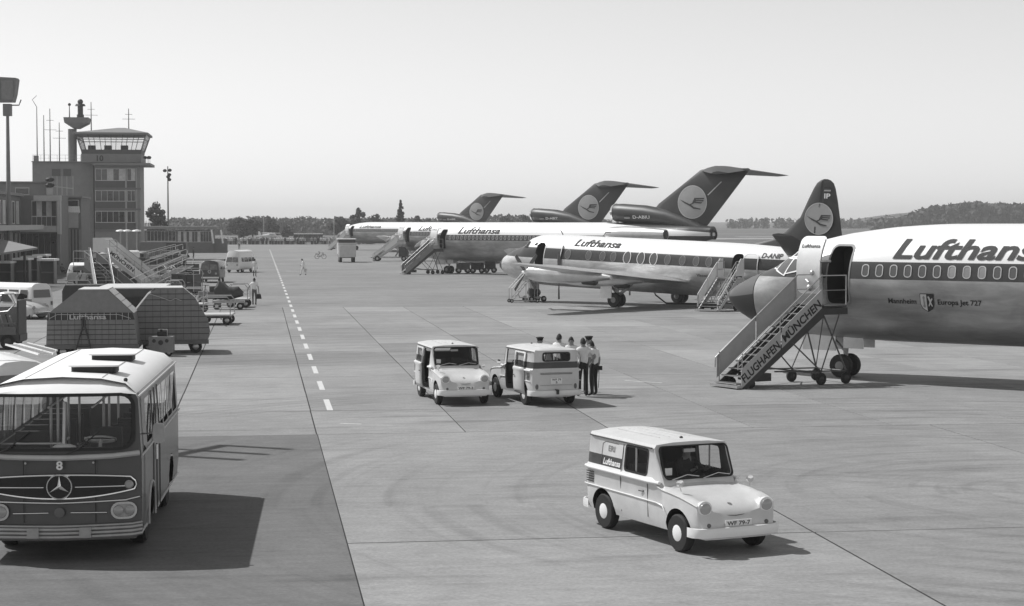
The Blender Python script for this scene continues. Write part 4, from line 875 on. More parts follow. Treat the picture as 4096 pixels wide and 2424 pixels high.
stairs('white stairs lettered NÜRNBERG at the rear door of the propeller airliner', D + PT * 3.1, -PT, 1.95, 2.3, .75, 1.3, ('NÜRN', 'BERG'), 'white', 'light', n=11, top_board=True)
# work steps and a power cart under the nose of the propeller airliner
p = g(1252, 741)
t = thing('work_steps', 'small open work steps under the nose of the propeller airliner', 'steps', p, .25)
for i in range(5): MB().box(.18 * i, .18 * i + .2, -.35, .35, .24 * (i + 1), .24 * (i + 1) + .03).obj('tread', 'galv', t)
for s in (-.36, .36):
    MB().tube([(-.05, s, .1), (1.1, s, 1.45), (1.7, s, 1.45), (1.7, s, .1)], .025).tube([(-.05, s, .1), (-.05, s, .95), (1.1, s, 2.2), (1.1, s, 1.45)], .02).tube([(-.1, s, .12), (1.75, s, .12)], .03).tube([(1.1, s, .1), (1.1, s, 1.45)], .02).obj('side_frame', 'galv', t)
    for x in (-.05, 1.7): wheel('castor', .12, .06, t, (x, s, .12))
MB().box(1.05, 1.75, -.36, .36, 1.44, 1.47).obj('platform', 'galv', t)
p = g(1308, 739)
t = thing('power_cart', 'round wheeled power cart beside the work steps', 'cart', p, .5)
MB().ball((0, 0, .62), .4, 14, 8, (1.2, 1, .8)).obj('tank', 'dark', t); MB().box(-.6, .6, -.4, .4, .25, .34).obj('frame', 'galv', t); MB().box(-.2, .25, -.25, .25, .85, 1.25).obj('engine', 'galv', t)
MB().tube([(-.6, 0, .3), (-1.1, 0, .3), (-1.2, 0, .6)], .03).obj('tow_bar', 'galv', t)
for x in (-.45, .5):
    for s in (-.42, .42): wheel('wheel', .2, .12, t, (x, s, .2))
h = g(1632, 745); tag(MB().tube([(h.x - .9, h.y + 1.2, 1.3), (h.x - .7, h.y, .6), (h.x, h.y - .2, .05), (h.x + 1.5, h.y - .3, .04), (h.x + 3.5, h.y + .3, .04)], .05).obj('ground_power_cable', 'black'), 'thick black cable hanging from the belly of the propeller airliner', 'cable')
# tractor and low trailers under the second airliner
for i, (x0, x1, y) in enumerate(((1118, 1150, 669), (1154, 1185, 669), (1188, 1214, 668))):
    a, b = g(x0, y), g(x1, y); c = (a + b) / 2; w = (b - a).length
    t = thing('baggage_trailer', ['dark low trailer left under the second airliner', 'dark low trailer in the middle under the second airliner', 'tall dark trailer right under the second airliner'][i], 'trailer', c, rnd.uniform(-.1, .1), 'trailers under the second airliner')
    MB().box(-w / 2, w / 2, -.7, .7, .45, 1.1 if i < 2 else 1.5).obj('box', ['midgrey', 'stair_dark', 'dark'][i], t); MB().box(-w / 2 - .1, w / 2, -.6, .6, .35, .44).obj('chassis', 'dark', t)
    for x in (-w * .35, w * .35):
        for s in (-.6, .6): wheel('wheel', .3, .16, t, (x, s, .3))
# high-lift catering truck
a = g(847, 641)
t = thing('catering_truck', 'high box truck seen from behind left of the parked airliners', 'truck', a, TH + R(90))
bx = MB().box(-3.6, 0, -1.15, 1.15, 1.0, 2.55).obj('box', 'light', t); MB().box(-3.7, .15, -1.22, 1.22, 3.0, 3.1).obj('canopy_roof', 'white', t); MB().box(.0, .02, -1.0, 1.0, 2.6, 2.95).obj('rear_opening', 'glass_dark', t)
MB().box(-3.5, -.1, -1.1, 1.1, 2.56, 2.98).obj('upper_box', 'dark', t)
for s in (-1, 1): MB().box(-.05, .08, s * 1.15 - .07, s * 1.15 + .07, .8, 3.0).obj('corner_post', 'white', t); wheel('wheel', .45, .35, t, (-.9, s * .85, .45)); wheel('wheel', .45, .35, t, (-3.6, s * .85, .45))
MB().box(-4.6, .05, -.9, .9, .6, .95).obj('chassis', 'dark', t); MB().box(-5.2, -3.8, -1.1, 1.1, .7, 2.2).obj('cab', 'light', t); MB().box(.03, .12, -1.2, 1.2, .9, 1.02).obj('bumper', 'midgrey', t)
# bicycle leaning on its stand
a = g(785, 634); t = thing('bicycle', 'dark bicycle standing alone on the open apron', 'bicycle', a, R(-12))
for x in (-.52, .52): MB().torus(.33, .03, Matrix.Translation((x, 0, .34)) @ Matrix.Rotation(R(90), 4, 'X')).obj('wheel', 'rubber', t)
MB().tube([(-.52, 0, .34), (-.15, 0, .85), (.4, 0, .9), (0, 0, .32), (-.52, 0, .34)], .03).tube([(-.2, 0, .95), (0, 0, .32)], .03).tube([(.36, 0, 1.0), (.52, 0, .34)], .03).obj('frame', 'dark', t)
MB().ball((-.22, 0, 1.0), .12, 8, 5, (1.2, .7, .4)).obj('saddle', 'black', t); MB().tube([(.25, -.28, 1.08), (.38, -.15, 1.08), (.38, .15, 1.08), (.25, .28, 1.08)], .02).obj('handlebar', 'steel', t); MB().box(-.75, -.35, -.12, .12, .74, .77).obj('carrier', 'dark', t)
# ================================================================ vehicles and carts along the terminal
M('screen_grey', .16, .12, var=.5, scale=3, spec=.8)
def minibus(label, loc, head, lower='white', upper='white', L=4.3, high=0.0, rear_left=True, group='vans by the terminal', w=1.74, name='minibus', hl='lamp_glass'):
    t = thing(name, label, 'van', loc, math.atan2(head[1], head[0]), group)
    pr = [(0, .3), (.7, .3), (.83, .42), (.87, .75), (.86, 1.02), (.85, 1.08), (.76, 1.66), (.68, 1.80), (.45, 1.91), (0, 1.94)]
    if high: pr = pr[:7] + [(.74, 1.75), (.70, 2.1), (.5, 2.28), (0, 2.34)]
    def ring(x, k, rk): return [(x - rk * max(0, z - 1.05) * .28, y * k, z) for y, z in pr] + [(x - rk * max(0, z - 1.05) * .28, -y * k, z) for y, z in pr[-2:0:-1]]
    h = L / 2
    b = MB().loft([ring(-h, .88, -.5), ring(-h + .12, .97, -.5), ring(-h + .4, 1, -.3), ring(0, 1, 0), ring(h - .5, 1, .6), ring(h - .15, .97, 1), ring(h - .03, .9, 1), ring(h, .82, 1)]).obj('body', [lower, upper], t, smooth=45)
    for p_ in b.data.polygons:
        if p_.center.z > 1.06: p_.material_index = 1
    zt = 1.58
    for s in (-1, 1):
        for x0, x1 in ((h - 1.25, h - .62), (h - 2.35, h - 1.35), (h - 3.3, h - 2.45), (-h + .25, h - 3.4)):
            if x1 - x0 > .2: MB().add([(x, s * ((.85 if z < 1.2 else .775) + .008), z) for x, z in ((x0, 1.13), (x1, 1.13), (x1 - .03, zt), (x0 + .03, zt))], [(0, 1, 2, 3)]).obj('side_window', 'glass_dark', t, smooth=0)
        MB().add([(h + .008 - (z - 1.05) * .28, s * y, z) for y, z in ((.03, 1.12), (.68, 1.12), (.60, 1.60), (.03, 1.62))], [(0, 1, 2, 3)]).obj('windscreen', 'screen_grey', t, smooth=0)
        MB().lathe([(.10, h - .05), (.10, h + .015), (.06, h + .035), (.01, h + .04)], 16, 'x', Matrix.Translation((0, s * .56, .82))).obj('headlight', hl, t)
        MB().box(-h - .02, -h + .03, s * .66 - .05, s * .66 + .05, .72, .92).obj('tail_light', 'midgrey', t)
        for x in (h - .95, -h + 1.0): wheel('wheel', .33, .16, t, (x, s * .74, .33), hub='light')
        MB().tube([(h - .5, s * .86, 1.25), (h - .35, s * 1.0, 1.3)], .012).box(h - .36, h - .33, s * 1.0 - .05, s * 1.0 + .05, 1.22, 1.42).obj('mirror', 'dark', t)
    MB().add([(-h - .008 + (z - 1.05) * .14, y, z) for y, z in ((-.6, 1.15), (.6, 1.15), (.55, zt), (-.55, zt))], [(0, 1, 2, 3)]).obj('rear_window', 'pane_grey', t, smooth=0)
    for x in (h + .05, -h - .05): MB().box(x - .04, x + .04, -.82, .82, .40, .54).obj('bumper', 'van_white', t)
    MB().torus(.13, .014, Matrix.Translation((h + .01, 0, .98 if not high else .95)) @ Matrix.Rotation(R(90), 4, 'Y')).tube([(h + .015, -.09, 1.07), (h + .015, 0, .87), (h + .015, .09, 1.07)], .012, 4).obj('front_badge', 'van_white', t)
    MB().box(-h - .035, -h - .01, -.24, .24, .7, .82).obj('number_plate', 'light', t)
    return t
M('vw_red', .10, .4, coat=.3); M('vw_grey', .15, .4, coat=.3)
minibus('dark minibus with pale roof edge driving towards the camera', g(512, 693) + Vector((0, 2.0, 0)), (.03, -1), 'bus_dark', 'bus_dark')
minibus('white high-roofed van right of the dark minibus', g(572, 668) + Vector((.4, 2.0, 0)), (-.25, -.97), 'van_white', 'van_white', 4.3, 1.0)
hd = Vector((-.82, .57, 0)).normalized()
minibus('two-tone minibus with white top parked at the left edge', g(112, 780) + hd * 2.4, hd, 'vw_grey', 'white')
hd = Vector((.45, -.89, 0)).normalized()
wv = minibus('white van roof with ladders just behind the airport bus', Vector((-12.75, 45.9, 0)), hd, 'van_white', 'van_white', 4.1)
for k in range(2):
    a, b = (at(48, 848, 48.6), at(132, 873, 45.0)) if k == 0 else (at(68, 843, 49.0), at(140, 862, 46.2)); a.z = b.z = 2.06; d = (b - a); n_ = Vector((d.y, -d.x, 0)).normalized() * .36; ld = MB()
    for q in (Vector(), n_): ld.tube([q, d + q], .03, 4)
    for i in range(13): ld.tube([d * ((i + .5) / 13), d * ((i + .5) / 13) + n_], .018, 4)
    o = ld.obj('ladder', 'white', loc=a); tag(o, ['ladder on the white van roof, nearer the camera', 'ladder on the white van roof, farther from the camera'][k], 'ladder', 'roof ladders')
# the small round car
hd = Vector((.93, -.36, 0)).normalized()
t = thing('small_car', 'pale small round car with sloping bonnet at the left edge', 'car', g(108, 782) - hd * 1.95, math.atan2(hd.y, hd.x))
rows = []
for x, tp, w, zb in ((2.0, .52, .42, .4), (1.88, .68, .56, .3), (1.5, .86, .64, .26), (1.0, .96, .68, .25), (.62, 1.02, .72, .25), (.35, 1.30, .73, .25), (.05, 1.46, .73, .25), (-.5, 1.49, .73, .25), (-1.0, 1.36, .72, .25), (-1.45, 1.08, .68, .28), (-1.85, .74, .56, .32), (-2.02, .5, .4, .4)):
    up = min(.95, tp - .05)
    pr = [(0, zb), (w, zb + .04), (w + .03, .6 if tp > .7 else (zb + tp) / 2), (w, up - .08), (w * .93 if tp < 1.1 else w * .92, up), (w * .72, tp - .06), (w * .4, tp - .01), (0, tp)]
    rows.append([(x, y, z) for y, z in pr] + [(x, -y, z) for y, z in pr[-2:0:-1]])
M('beetle', .55, .3, coat=.4); MB().loft(rows).obj('body', 'beetle', t, smooth=60)
for s in (-1, 1):
    for x in (1.3, -1.15):
        MB().ball((x, s * .68, .42), .42, 16, 10, (1.15, .32, .85)).obj('mudguard', 'beetle', t); wheel('wheel', .32, .15, t, (x, s * .70, .32), hub='steel')
    MB().ball((1.72, s * .62, .66), .11, 12, 8, (.8, 1, 1)).obj('headlight', 'lamp_glass', t)
    MB().add([(x, s * (.72 - (z - .95) * .42 + .02), z) for x, z in ((.45, .98), (-.35, .98), (-.4, 1.36), (.02, 1.34))], [(0, 1, 2, 3)]).add([(x, s * (.72 - (z - .95) * .42 + .02), z) for x, z in ((-.45, .98), (-1.05, .98), (-.9, 1.26), (-.48, 1.36))], [(0, 1, 2, 3)]).obj('side_window', 'glass_dark', t, smooth=0)
MB().add([(.62 - (z - 1.05) * .8 + .04, y, z) for y, z in ((-.58, 1.07), (.58, 1.07), (.5, 1.38), (-.5, 1.38))], [(0, 1, 2, 3)]).obj('windscreen', 'glass_dark', t, smooth=0)
for x in (2.12, -2.12): MB().tube([(x - .1 * math.copysign(1, x), -.7, .42), (x, -.5, .42), (x, .5, .42), (x - .1 * math.copysign(1, x), .7, .42)], .05).obj('bumper', 'chrome', t)
# platform truck with levers at the left edge
c = g(36, 856); t = thing('platform_truck', 'dark platform truck with levers and tall back plate at the left edge', 'truck', (c.x - .4, c.y + .6, 0), .05)
MB().box(-2.2, .62, -.7, .7, .35, .62).obj('chassis', 'dark', t); MB().box(.50, .58, -.75, .75, .3, 2.05).obj('back_plate', 'stair_dark', t); MB().box(-2.0, .45, -.72, -.66, .62, .95).box(-2.0, .45, -.72, -.66, 1.05, 1.12).obj('side_board', 'midgrey', t)
MB().box(-1.9, .4, .2, .7, .62, 1.75).obj('engine_cover', 'grey', t); MB().torus(.24, .025, Matrix.Translation((-.75, -.35, 1.22)) @ Matrix.Rotation(R(60), 4, 'X')).cyl((-.75, -.35, 1.22), (-.75, -.1, .8), .025).obj('steering_wheel', 'galv', t)
for k, (x, l) in enumerate(((-.35, .6), (-.1, .45), (.12, .5), (.3, .42))): MB().tube([(x, -.5, .95), (x - .12, -.55, .95 + l)], .025).ball((x - .12, -.55, .95 + l), .045, 8, 5).obj('lever', ['dark', 'galv'][k % 2], t)
MB().tube([(-1.5, .1, 1.75), (-1.3, .1, 2.25), (.2, .1, 2.3), (.4, .1, 1.9)], .03).tube([(-.9, -.6, 1.5), (.1, -.6, 1.6), (.4, -.55, 1.9), (.2, -.5, 2.3)], .025).obj('rail', 'galv', t)
for x in (-1.6, .1):
    for s in (-.6, .6): wheel('wheel', .33, .2, t, (x, s, .33), hub='dark')
# hay-barn shaped baggage containers on trailers
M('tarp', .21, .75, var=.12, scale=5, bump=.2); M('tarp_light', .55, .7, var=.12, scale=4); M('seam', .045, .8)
M('batten', .13, .8)
def container(label, x0, x1, ybase, ytop, depth, kind):
    a, b = g(x0, ybase), g(x1, ybase); w = (b - a).length; rz = .20 if kind == 'round' else .14
    Y = (a.y + b.y) / 2; H = at((x0 + x1) / 2, ytop, Y).z
    t = thing('baggage_container', label, 'container', (a + b) / 2, rz, 'gabled baggage containers')
    zb = .55; h = w / 2
    if kind == 'gable': pr = [(-h * .93, zb), (h * .93, zb), (h * .86, zb + (H - zb) * .56), (h * .34, H), (-h * .27, H), (-h * .90, zb + (H - zb) * .56)]
    else: pr = [(-h * .95, zb), (h * .93, zb), (h, zb + (H - zb) * .16), (h * .95, zb + (H - zb) * .38), (h * .62, zb + (H - zb) * .80), (h * .30, H), (-h * .38, H), (-h * .62, zb + (H - zb) * .88), (-h * .98, zb + (H - zb) * .55)]
    n = len(pr)
    sh = MB().loft([[(u, y, v) for u, v in pr] for y in (0, depth)]).obj('cover', 'tarp', t, smooth=0)
    # battens and seams stand proud of the cover
    q = MB()
    zs = [zb + (H - zb) * k for k in ((.09, .18, .27, .36) if kind == 'gable' else (.12, .23, .34, .45, .56, .67, .78, .89))]
    def wid(z, sg):
        best = None
        for i in range(n):
            (u0, v0), (u1, v1) = pr[i], pr[(i + 1) % n]
            if min(v0, v1) - 1e-6 <= z <= max(v0, v1) + 1e-6 and abs(v1 - v0) > 1e-6:
                u = u0 + (u1 - u0) * (z - v0) / (v1 - v0)
                if best is None or sg * u > sg * best: best = u
        return best or 0
    for z in zs: MB().box(wid(z, -1) + .02, wid(z, 1) - .02, -.018, -.002, z - .012, z + .012).obj('cross_seam', 'seam', sh)
    for k in range(1, 13 if kind == 'gable' else 9):
        u = -h * .9 + w * .9 * k / (13 if kind == 'gable' else 9); top = H
        if kind == 'gable': top = zb + (H - zb) * .53
        else: top = min(H, interp([(-h, zb + (H - zb) * .55), (-h * .62, zb + (H - zb) * .86), (-h * .38, H), (h * .30, H), (h * .62, zb + (H - zb) * .80), (h, zb + (H - zb) * .2)], u)[0])
        MB().box(u - .01, u + .01, -.012, -.001, zb + .02, top - .03).obj('batten', 'batten', sh)
    if kind == 'gable':
        z0, z1 = zb + (H - zb) * .45, zb + (H - zb) * .58
        MB().prism([(wid(z0, -1) - .01, z0), (wid(z0, 1) + .01, z0), (h * .83, z1), (-h * .87, z1)], 'y', -.03, -.004).obj('name_band', 'seam', sh)
        flat_text('band_lettering', 'Lufthansa', Matrix(((1, 0, 0, -h * .45), (0, 0, -1, -.034), (0, 1, 0, z0 + .1 * (z1 - z0)), (0, 0, 0, 1))), h * .75, (z1 - z0) * .72, 'light', sh)
        for k in range(14): MB().box(-h * .86 + k * w * .062 - .008, -h * .86 + k * w * .062 + .008, -.04, -.031, z0, z1).obj('lacing', 'light', sh)
        MB().tube([(-h * .86, -.045, z0 + .06), (-h * .7, -.045, z1 - .06), (h * .55, -.045, z1 - .07), (h * .8, -.045, z0 + .05)], .012, 4).obj('lashing_rope', 'light', sh)
        # trestle leaning on the front
        tr = thing('trestle', 'dark wooden A-shaped trestle leaning on the lettered container', 'trestle', (a + b) / 2 + Vector((-.25, -.35, 0)), rz)
        for s in (-1, 1): MB().tube([(s * .04, .28, 1.62), (s * .04, .24, 1.25), (s * .38, 0, .05)], .035, 5).obj('leg', 'dark', tr)
        MB().tube([(-.26, .06, .5), (.26, .06, .5)], .025, 5).obj('crossbar', 'dark', tr); MB().tube([(-.13, .15, .95), (.13, .15, .95)], .02, 5).obj('crossbar', 'dark', tr)
    else:
        MB().tube([(-h * .6, -.03, zb + (H - zb) * .90), (-h * .3, -.05, zb + (H - zb) * .83), (-h * .05, -.05, zb + (H - zb) * .76), (h * .1, -.05, zb + (H - zb) * .80), (h * .25, -.04, zb + (H - zb) * .76)], .014, 4).obj('rope', 'light', sh)
    # roof planks of a paler material than the cover
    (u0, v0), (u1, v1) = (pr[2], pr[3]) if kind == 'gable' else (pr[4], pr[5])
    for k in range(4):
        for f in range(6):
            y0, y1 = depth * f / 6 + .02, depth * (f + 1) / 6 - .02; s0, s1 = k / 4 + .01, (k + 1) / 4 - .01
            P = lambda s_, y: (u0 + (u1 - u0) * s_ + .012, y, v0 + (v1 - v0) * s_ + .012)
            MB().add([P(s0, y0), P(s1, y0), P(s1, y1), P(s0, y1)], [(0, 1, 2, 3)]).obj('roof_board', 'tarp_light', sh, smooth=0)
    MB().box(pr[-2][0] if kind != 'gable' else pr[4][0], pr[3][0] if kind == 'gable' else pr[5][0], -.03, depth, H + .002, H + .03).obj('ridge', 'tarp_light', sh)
    MB().box(-h * .96, h * .96, -.05, depth, .38, .54).obj('trailer_bed', 'midgrey', t)
    for u in (-h * .6, h * .62):
        for y in (.3, depth - .3): wheel('wheel', .26, .2, t, (u, y, .26), axis='y')
    return t
container('gabled baggage container with a lettered band behind the bus', 108, 343, 878, 710, 2.6, 'gable')
container('rounded baggage container with plain ribbed end to the right', 330, 514, 866, 706, 2.2, 'round')
c = g(396, 872); t = thing('test_cabinet', 'pale grey cabinet with three dials before the rounded container', 'cabinet', c, .05)
w = 58 * KV * c.y / FPX; MB().box(-w / 2, w / 2, -.25, .35, .15, .78).obj('case', 'grey', t); MB().box(-.16, .2, -.05, .3, .78, .98).box(-.05, .02, -.02, .2, .98, 1.06).obj('motor', 'black', t); MB().tube([(.2, .1, .78), (.22, .1, 1.05), (-.14, .1, 1.05)], .02).obj('guard', 'steel', t)
for x, z, r in ((-.26, .62, .06), (0, .55, .085), (.24, .62, .06)): MB().torus(r, .012, Matrix.Translation((x, -.262, z)) @ Matrix.Rotation(R(90), 4, 'X')).lathe([(.01, -.256), (r, -.256), (r, -.252), (.01, -.252)], 16, 'y', Matrix.Translation((x, 0, z))).obj('dial', 'dark', t)
for x in (-.3, .3): wheel('wheel', .14, .08, t, (x, -.1, .14))
# flat canopied trailer, dark covered cart
def canopy(label, x0, x1, yb, h, dep, dark, name='canopied_trailer'):
    a, b = g(x0, yb), g(x1, yb); w = (b - a).length; t = thing(name, label, 'trailer', (a + b) / 2, .12)
    MB().prism([(-w / 2, -.1), (w / 2, -.1), (w / 2, dep), (-w / 2, dep)], 'z', h, h + .06).obj('roof_sheet', 'tarp_light', t); MB().box(-w / 2 + .05, w / 2 - .05, 0, dep - .1, .45, .6).obj('bed', 'dark', t)
    MB().box(-w / 2 + .04, w / 2 - .04, dep * .35, dep * .4, .6, h).obj('curtain', dark, t); MB().box(-w / 2 + .02, w / 2 - .02, -.08, -.05, h - .4, h - .01).obj('valance', dark, t)
    for u in (-w / 2 + .05, -w / 6, w / 6, w / 2 - .05): MB().tube([(u, 0, .5), (u, 0, h)], .03).obj('post', 'dark', t)
    for u in (-w * .35, w * .35):
        for y in (.2, dep - .2): wheel('wheel', .3, .18, t, (u, y, .3))
    return t
canopy('flat pale-roofed trailer with dark curtain behind the containers', 238, 398, 806, 2.0, 6.0, 'stair_dark')
a = g(203, 792); t = thing('covered_cart', 'black tarpaulin covered cart left of the pale-roofed trailer', 'cart', a, .1)
MB().loft([[(u, y, v) for u, v in ((-1.05, .5), (1.05, .5), (1.05, 1.85), (.95, 2.0), (-.9, 2.0), (-1.05, 1.7))] for y in (0, 2.2)]).obj('cover', 'dark', t, smooth=0); MB().box(-1.1, 1.1, 0, 2.2, .35, .48).obj('bed', 'midgrey', t); MB().tube([(-.9, 0, 2.0), (-.7, 0, 2.25), (.3, 0, 2.25), (.5, 0, 2.0)], .025).obj('hoop', 'galv', t)
for u in (-.7, .7):
    for y in (.2, 2.0): wheel('wheel', .28, .16, t, (u, y, .28))
# stored stairs and belt loaders
stairs('stored white stairs lettered MÜNCHEN in front of the tower', g(402, 722), (-.98, .2), 3.0, 4.0, 1.2, 1.25, (None, 'MÜNCHEN'), 'white', 'light', side=1, top_board=True, group='stored stairs')
stairs('stored grey stairs behind the pale-roofed trailer', g(330, 742), (-.9, .42), 2.4, 3.6, .9, 1.15, (), 'grey', 'midgrey', side=1, group='stored stairs')
stairs('stored grey stairs with their foot towards the camera, left of the lettered ones', g(262, 745), (-.35, .94), 2.6, 3.3, 1.0, 1.15, (), 'light', 'midgrey', group='stored stairs')
def loader(label, p0, p1, z0, z1):
    a, b = Vector(p0), Vector(p1); d = (b - a); L = d.length; t = thing('belt_loader', label, 'loader', a, math.atan2(d.y, d.x), 'belt loaders')
    f = lambda x: z0 + (z1 - z0) * x / L
    MB().prism([(0, z0 - .12), (L, z1 - .12), (L, z1), (0, z0)], 'y', -.38, .38).obj('belt', 'dark', t)
    for s in (-.42, .42):
        MB().tube([(-.1, s, z0), (L + .1, s, z1)], .04, 5).obj('belt_frame', 'galv', t); r = MB().tube([(.2, s, f(.2) + .1), (.3, s, f(.3) + .75), (L - .4, s, f(L - .4) + .75), (L - .05, s, f(L) + .55), (L - .3, s, f(L - .3) + .15)], .03, 6).obj('guard_rail', 'light', t)
        for k in range(1, 6): MB().tube([(L * k / 6, s, f(L * k / 6)), (L * k / 6, s, f(L * k / 6) + .75)], .018, 4).obj('rail_post', 'light', r)
    MB().box(L * .25, L * .7, -.6, .6, .35, .75).obj('chassis', 'midgrey', t); MB().tube([(L * .3, -.3, .75), (L * .75, -.3, f(L * .75) - .1)], .05).tube([(L * .3, .3, .75), (L * .75, .3, f(L * .75) - .1)], .05).tube([(L * .7, 0, .7), (L * .35, 0, f(L * .35) - .1)], .05).obj('lift_arm', 'galv', t)
    MB().ball((L + .05, -.42, z1), .16, 10, 6, (1, .4, 1)).ball((L + .05, .42, z1), .16, 10, 6, (1, .4, 1)).obj('bumper_roller', 'rubber', t)
    for x in (L * .28, L * .66):
        for s in (-.55, .55): wheel('wheel', .28, .18, t, (x, s, .28))
a = g(335, 690); b = g(452, 684); loader('belt loader with its raised end pointing right near the stored stairs', a, b, .7, 2.1)
a = g(330, 730); b = g(462, 712); loader('belt loader with two black rollers, nearer the camera', a, b, .5, 1.95)
a = g(290, 706); b = g(420, 712); loader('lower belt loader half hidden behind the stored stairs', a, b, .9, 1.2)
# dark box lorry in front of the low hall
a, b = g(342, 643), g(455, 643); t = thing('box_lorry', 'dark box lorry standing before the low hall', 'truck', (a + b) / 2, TH * .2)
w = (b - a).length; MB().box(-w / 2, w * .08, 0, 2.2, .7, 2.6).obj('front_box', 'midgrey', t); MB().box(w * .08, w / 2, 0, 2.2, .6, 2.55).obj('rear_box', 'dark', t); MB().box(-w / 2, w / 2, -.03, 2.22, 2.62, 2.7).obj('roof', 'grey', t); MB().box(-w / 2, w / 2, .1, 2.1, .45, .6).obj('chassis', 'black', t)
for u in (-w * .35, w * .3):
    for y in (.2, 2.0): wheel('wheel', .45, .25, t, (u, y, .45), hub='grey')
for k in range(4): MB().ball((-w * .12 + k * .75, -.08, .9), .12, 8, 5).obj('side_lamp', 'light', t)
# open baggage dollies
def dolly(label, x0, x1, yb, dep=2.4, hood=True, load=None):
    a, b = g(x0, yb), g(x1, yb); w = (b - a).length; t = thing('baggage_dolly', label, 'cart', (a + b) / 2, math.atan2(b.y - a.y, b.x - a.x) + .06, 'baggage dollies')
    MB().box(-w / 2, w / 2, 0, dep, .48, .56).obj('deck', 'light', t); MB().box(-w / 2 + .1, w / 2 - .1, .1, dep - .1, .36, .47).obj('chassis', 'dark', t)
    for y in (0.05, dep - .05):
        e = MB().tube([(-w / 2 + .05, y, .56), (-w / 2 + .05, y, 1.25), (-w / 2 + .2, y, 1.45), (w / 2 - .2, y, 1.45), (w / 2 - .05, y, 1.25), (w / 2 - .05, y, .56)], .03, 6).obj('end_frame', 'galv', t)
        for z in (.8, 1.05): MB().tube([(-w / 2 + .05, y, z), (w / 2 - .05, y, z)], .016, 5).obj('bar', 'galv', e)
    for u in (-w * .36, w * .36):
        for y in (.35, dep - .35): wheel('wheel', .24, .14, t, (u, y, .24))
    MB().tube([(w * .2, -.02, .4), (w * .25, -.8, .35), (w * .25, -1.1, .5)], .03).obj('tow_bar', 'dark', t)
    return t
dolly('open dolly with bent tube frame beside the rounded container', 484, 566, 797)
dolly('open dolly with rails half hidden by the dark tarpaulin', 556, 608, 754, 2.0)
dolly('open dolly with tube frame behind the rounded container', 440, 500, 768, 2.2)
dolly('open dolly below the lettered stored stairs', 402, 446, 742, 2.0); dolly('open dolly at the foot of the belt loaders', 424, 468, 716, 2.0); dolly('open dolly between the stored stairs and the pale-roofed trailer', 352, 396, 728, 2.0)
dolly('open dolly farthest back among the stored equipment', 404, 440, 678, 2.0)
loader('short belt loader with rails behind the other loaders', g(352, 668), g(440, 652), 1.3, 1.9)
def cart(label, x, y, w, h, mat, hoop):
    p = g(x, y); t = thing('loaded_cart', label, 'cart', p, rnd.uniform(-.3, .3), 'loaded carts among the stored equipment')
    MB().box(-w / 2, w / 2, 0, 1.8, .36, .46).obj('deck', 'dark', t); z = .46; n = 0
    for i in range(3):
        for j in range(2):
            ww, hh = w / 3.2, h * rnd.uniform(.35, .52); x0 = -w / 2 + w / 3 * i + .03; MB().box(x0, x0 + ww, .1, 1.6, z + j * h * .5, z + j * h * .5 + hh).obj('load', [mat, 'midgrey', 'dark', mat][(i + j * 2) % 4], t, smooth=0)
    if hoop:
        for yy in (.02, 1.78): MB().tube([(-w / 2, yy, .4), (-w / 2, yy, h + .6), (-w / 2 + .2, yy, h + .8), (w / 2 - .2, yy, h + .8), (w / 2, yy, h + .6), (w / 2, yy, .4)], .03, 5).obj('hoop', 'galv', t)
    for u in (-w * .35, w * .35):
        for yy in (.25, 1.55): wheel('wheel', .24, .14, t, (u, yy, .24))
for i, (x, y, w, h, m, hp, lb) in enumerate(((300, 716, 2.2, 1.3, 'dark', 1, 'loaded cart with hoop left of the belt loaders'), (372, 716, 2.0, 1.2, 'midgrey', 1, 'loaded cart with hoop at the middle of the belt loaders'), (446, 690, 1.8, 1.1, 'dark', 0, 'loaded cart under the raised belt end'), (418, 660, 2.2, 1.3, 'dark', 1, 'loaded cart before the box lorry'),
        (284, 690, 2.0, 1.4, 'dark', 0, 'loaded cart below the white stored van'), (246, 712, 2.0, 1.2, 'stair_dark', 1, 'loaded cart left of the stored stairs foot'), (446, 728, 1.7, 1.2, 'dark', 1, 'loaded cart behind the rounded container'), (330, 672, 2.2, 1.4, 'stair_dark', 0, 'loaded cart far back by the dark van'),
        (224, 742, 2.0, 1.1, 'midgrey', 1, 'loaded cart just left of the black covered cart'), (388, 676, 2.0, 1.3, 'dark', 0, 'loaded cart under the upper belt loader'), (440, 655, 1.6, 1.0, 'light', 0, 'pale loaded cart near the man in the dark suit'), (265, 728, 1.8, 1.2, 'dark', 0, 'loaded cart before the grey stairs foot'))): cart(lb, x, y, w, h, m, hp)
minibus('white van half hidden behind the lettered stored stairs', g(292, 668), (-.9, -.43), 'van_white', 'van_white', 4.3, 1.0)
minibus('pale van parked with its side to the camera below the tower', g(232, 700), (-.98, .2), 'light', 'white', 4.3)
minibus('dark van parked left of the box lorry', g(325, 655), (-.95, .3), 'vw_grey', 'vw_grey', 4.3)
for i, (x, y) in enumerate(((432, 700), (441, 698), (452, 703), (380, 700), (391, 697))):
    q = g(x, y); o = MB().loft([[(u, v, 0) for u, v in ((-.22, -.14), (.22, -.14), (.22, .14), (-.22, .14))], [(u, v, .62) for u, v in ((-.2, -.13), (.2, -.13), (.2, .13), (-.2, .13))]]).obj('fuel_can', ['midgrey', 'light', 'dark', 'white', 'grey'][i], loc=q); tag(o, ['grey canister left of the pale one', 'pale canister beside the grey one', 'black canister right of the pale one', 'white canister under the belt loaders', 'mid grey canister next to the white one'][i], 'canister', 'canisters among the stored equipment')
a = g(556, 760); t = thing('tarpaulin_bundle', 'dark sagging tarpaulin bundle piled on the dolly', 'bundle', (a.x, a.y + .5, 0), .1)
rows = []
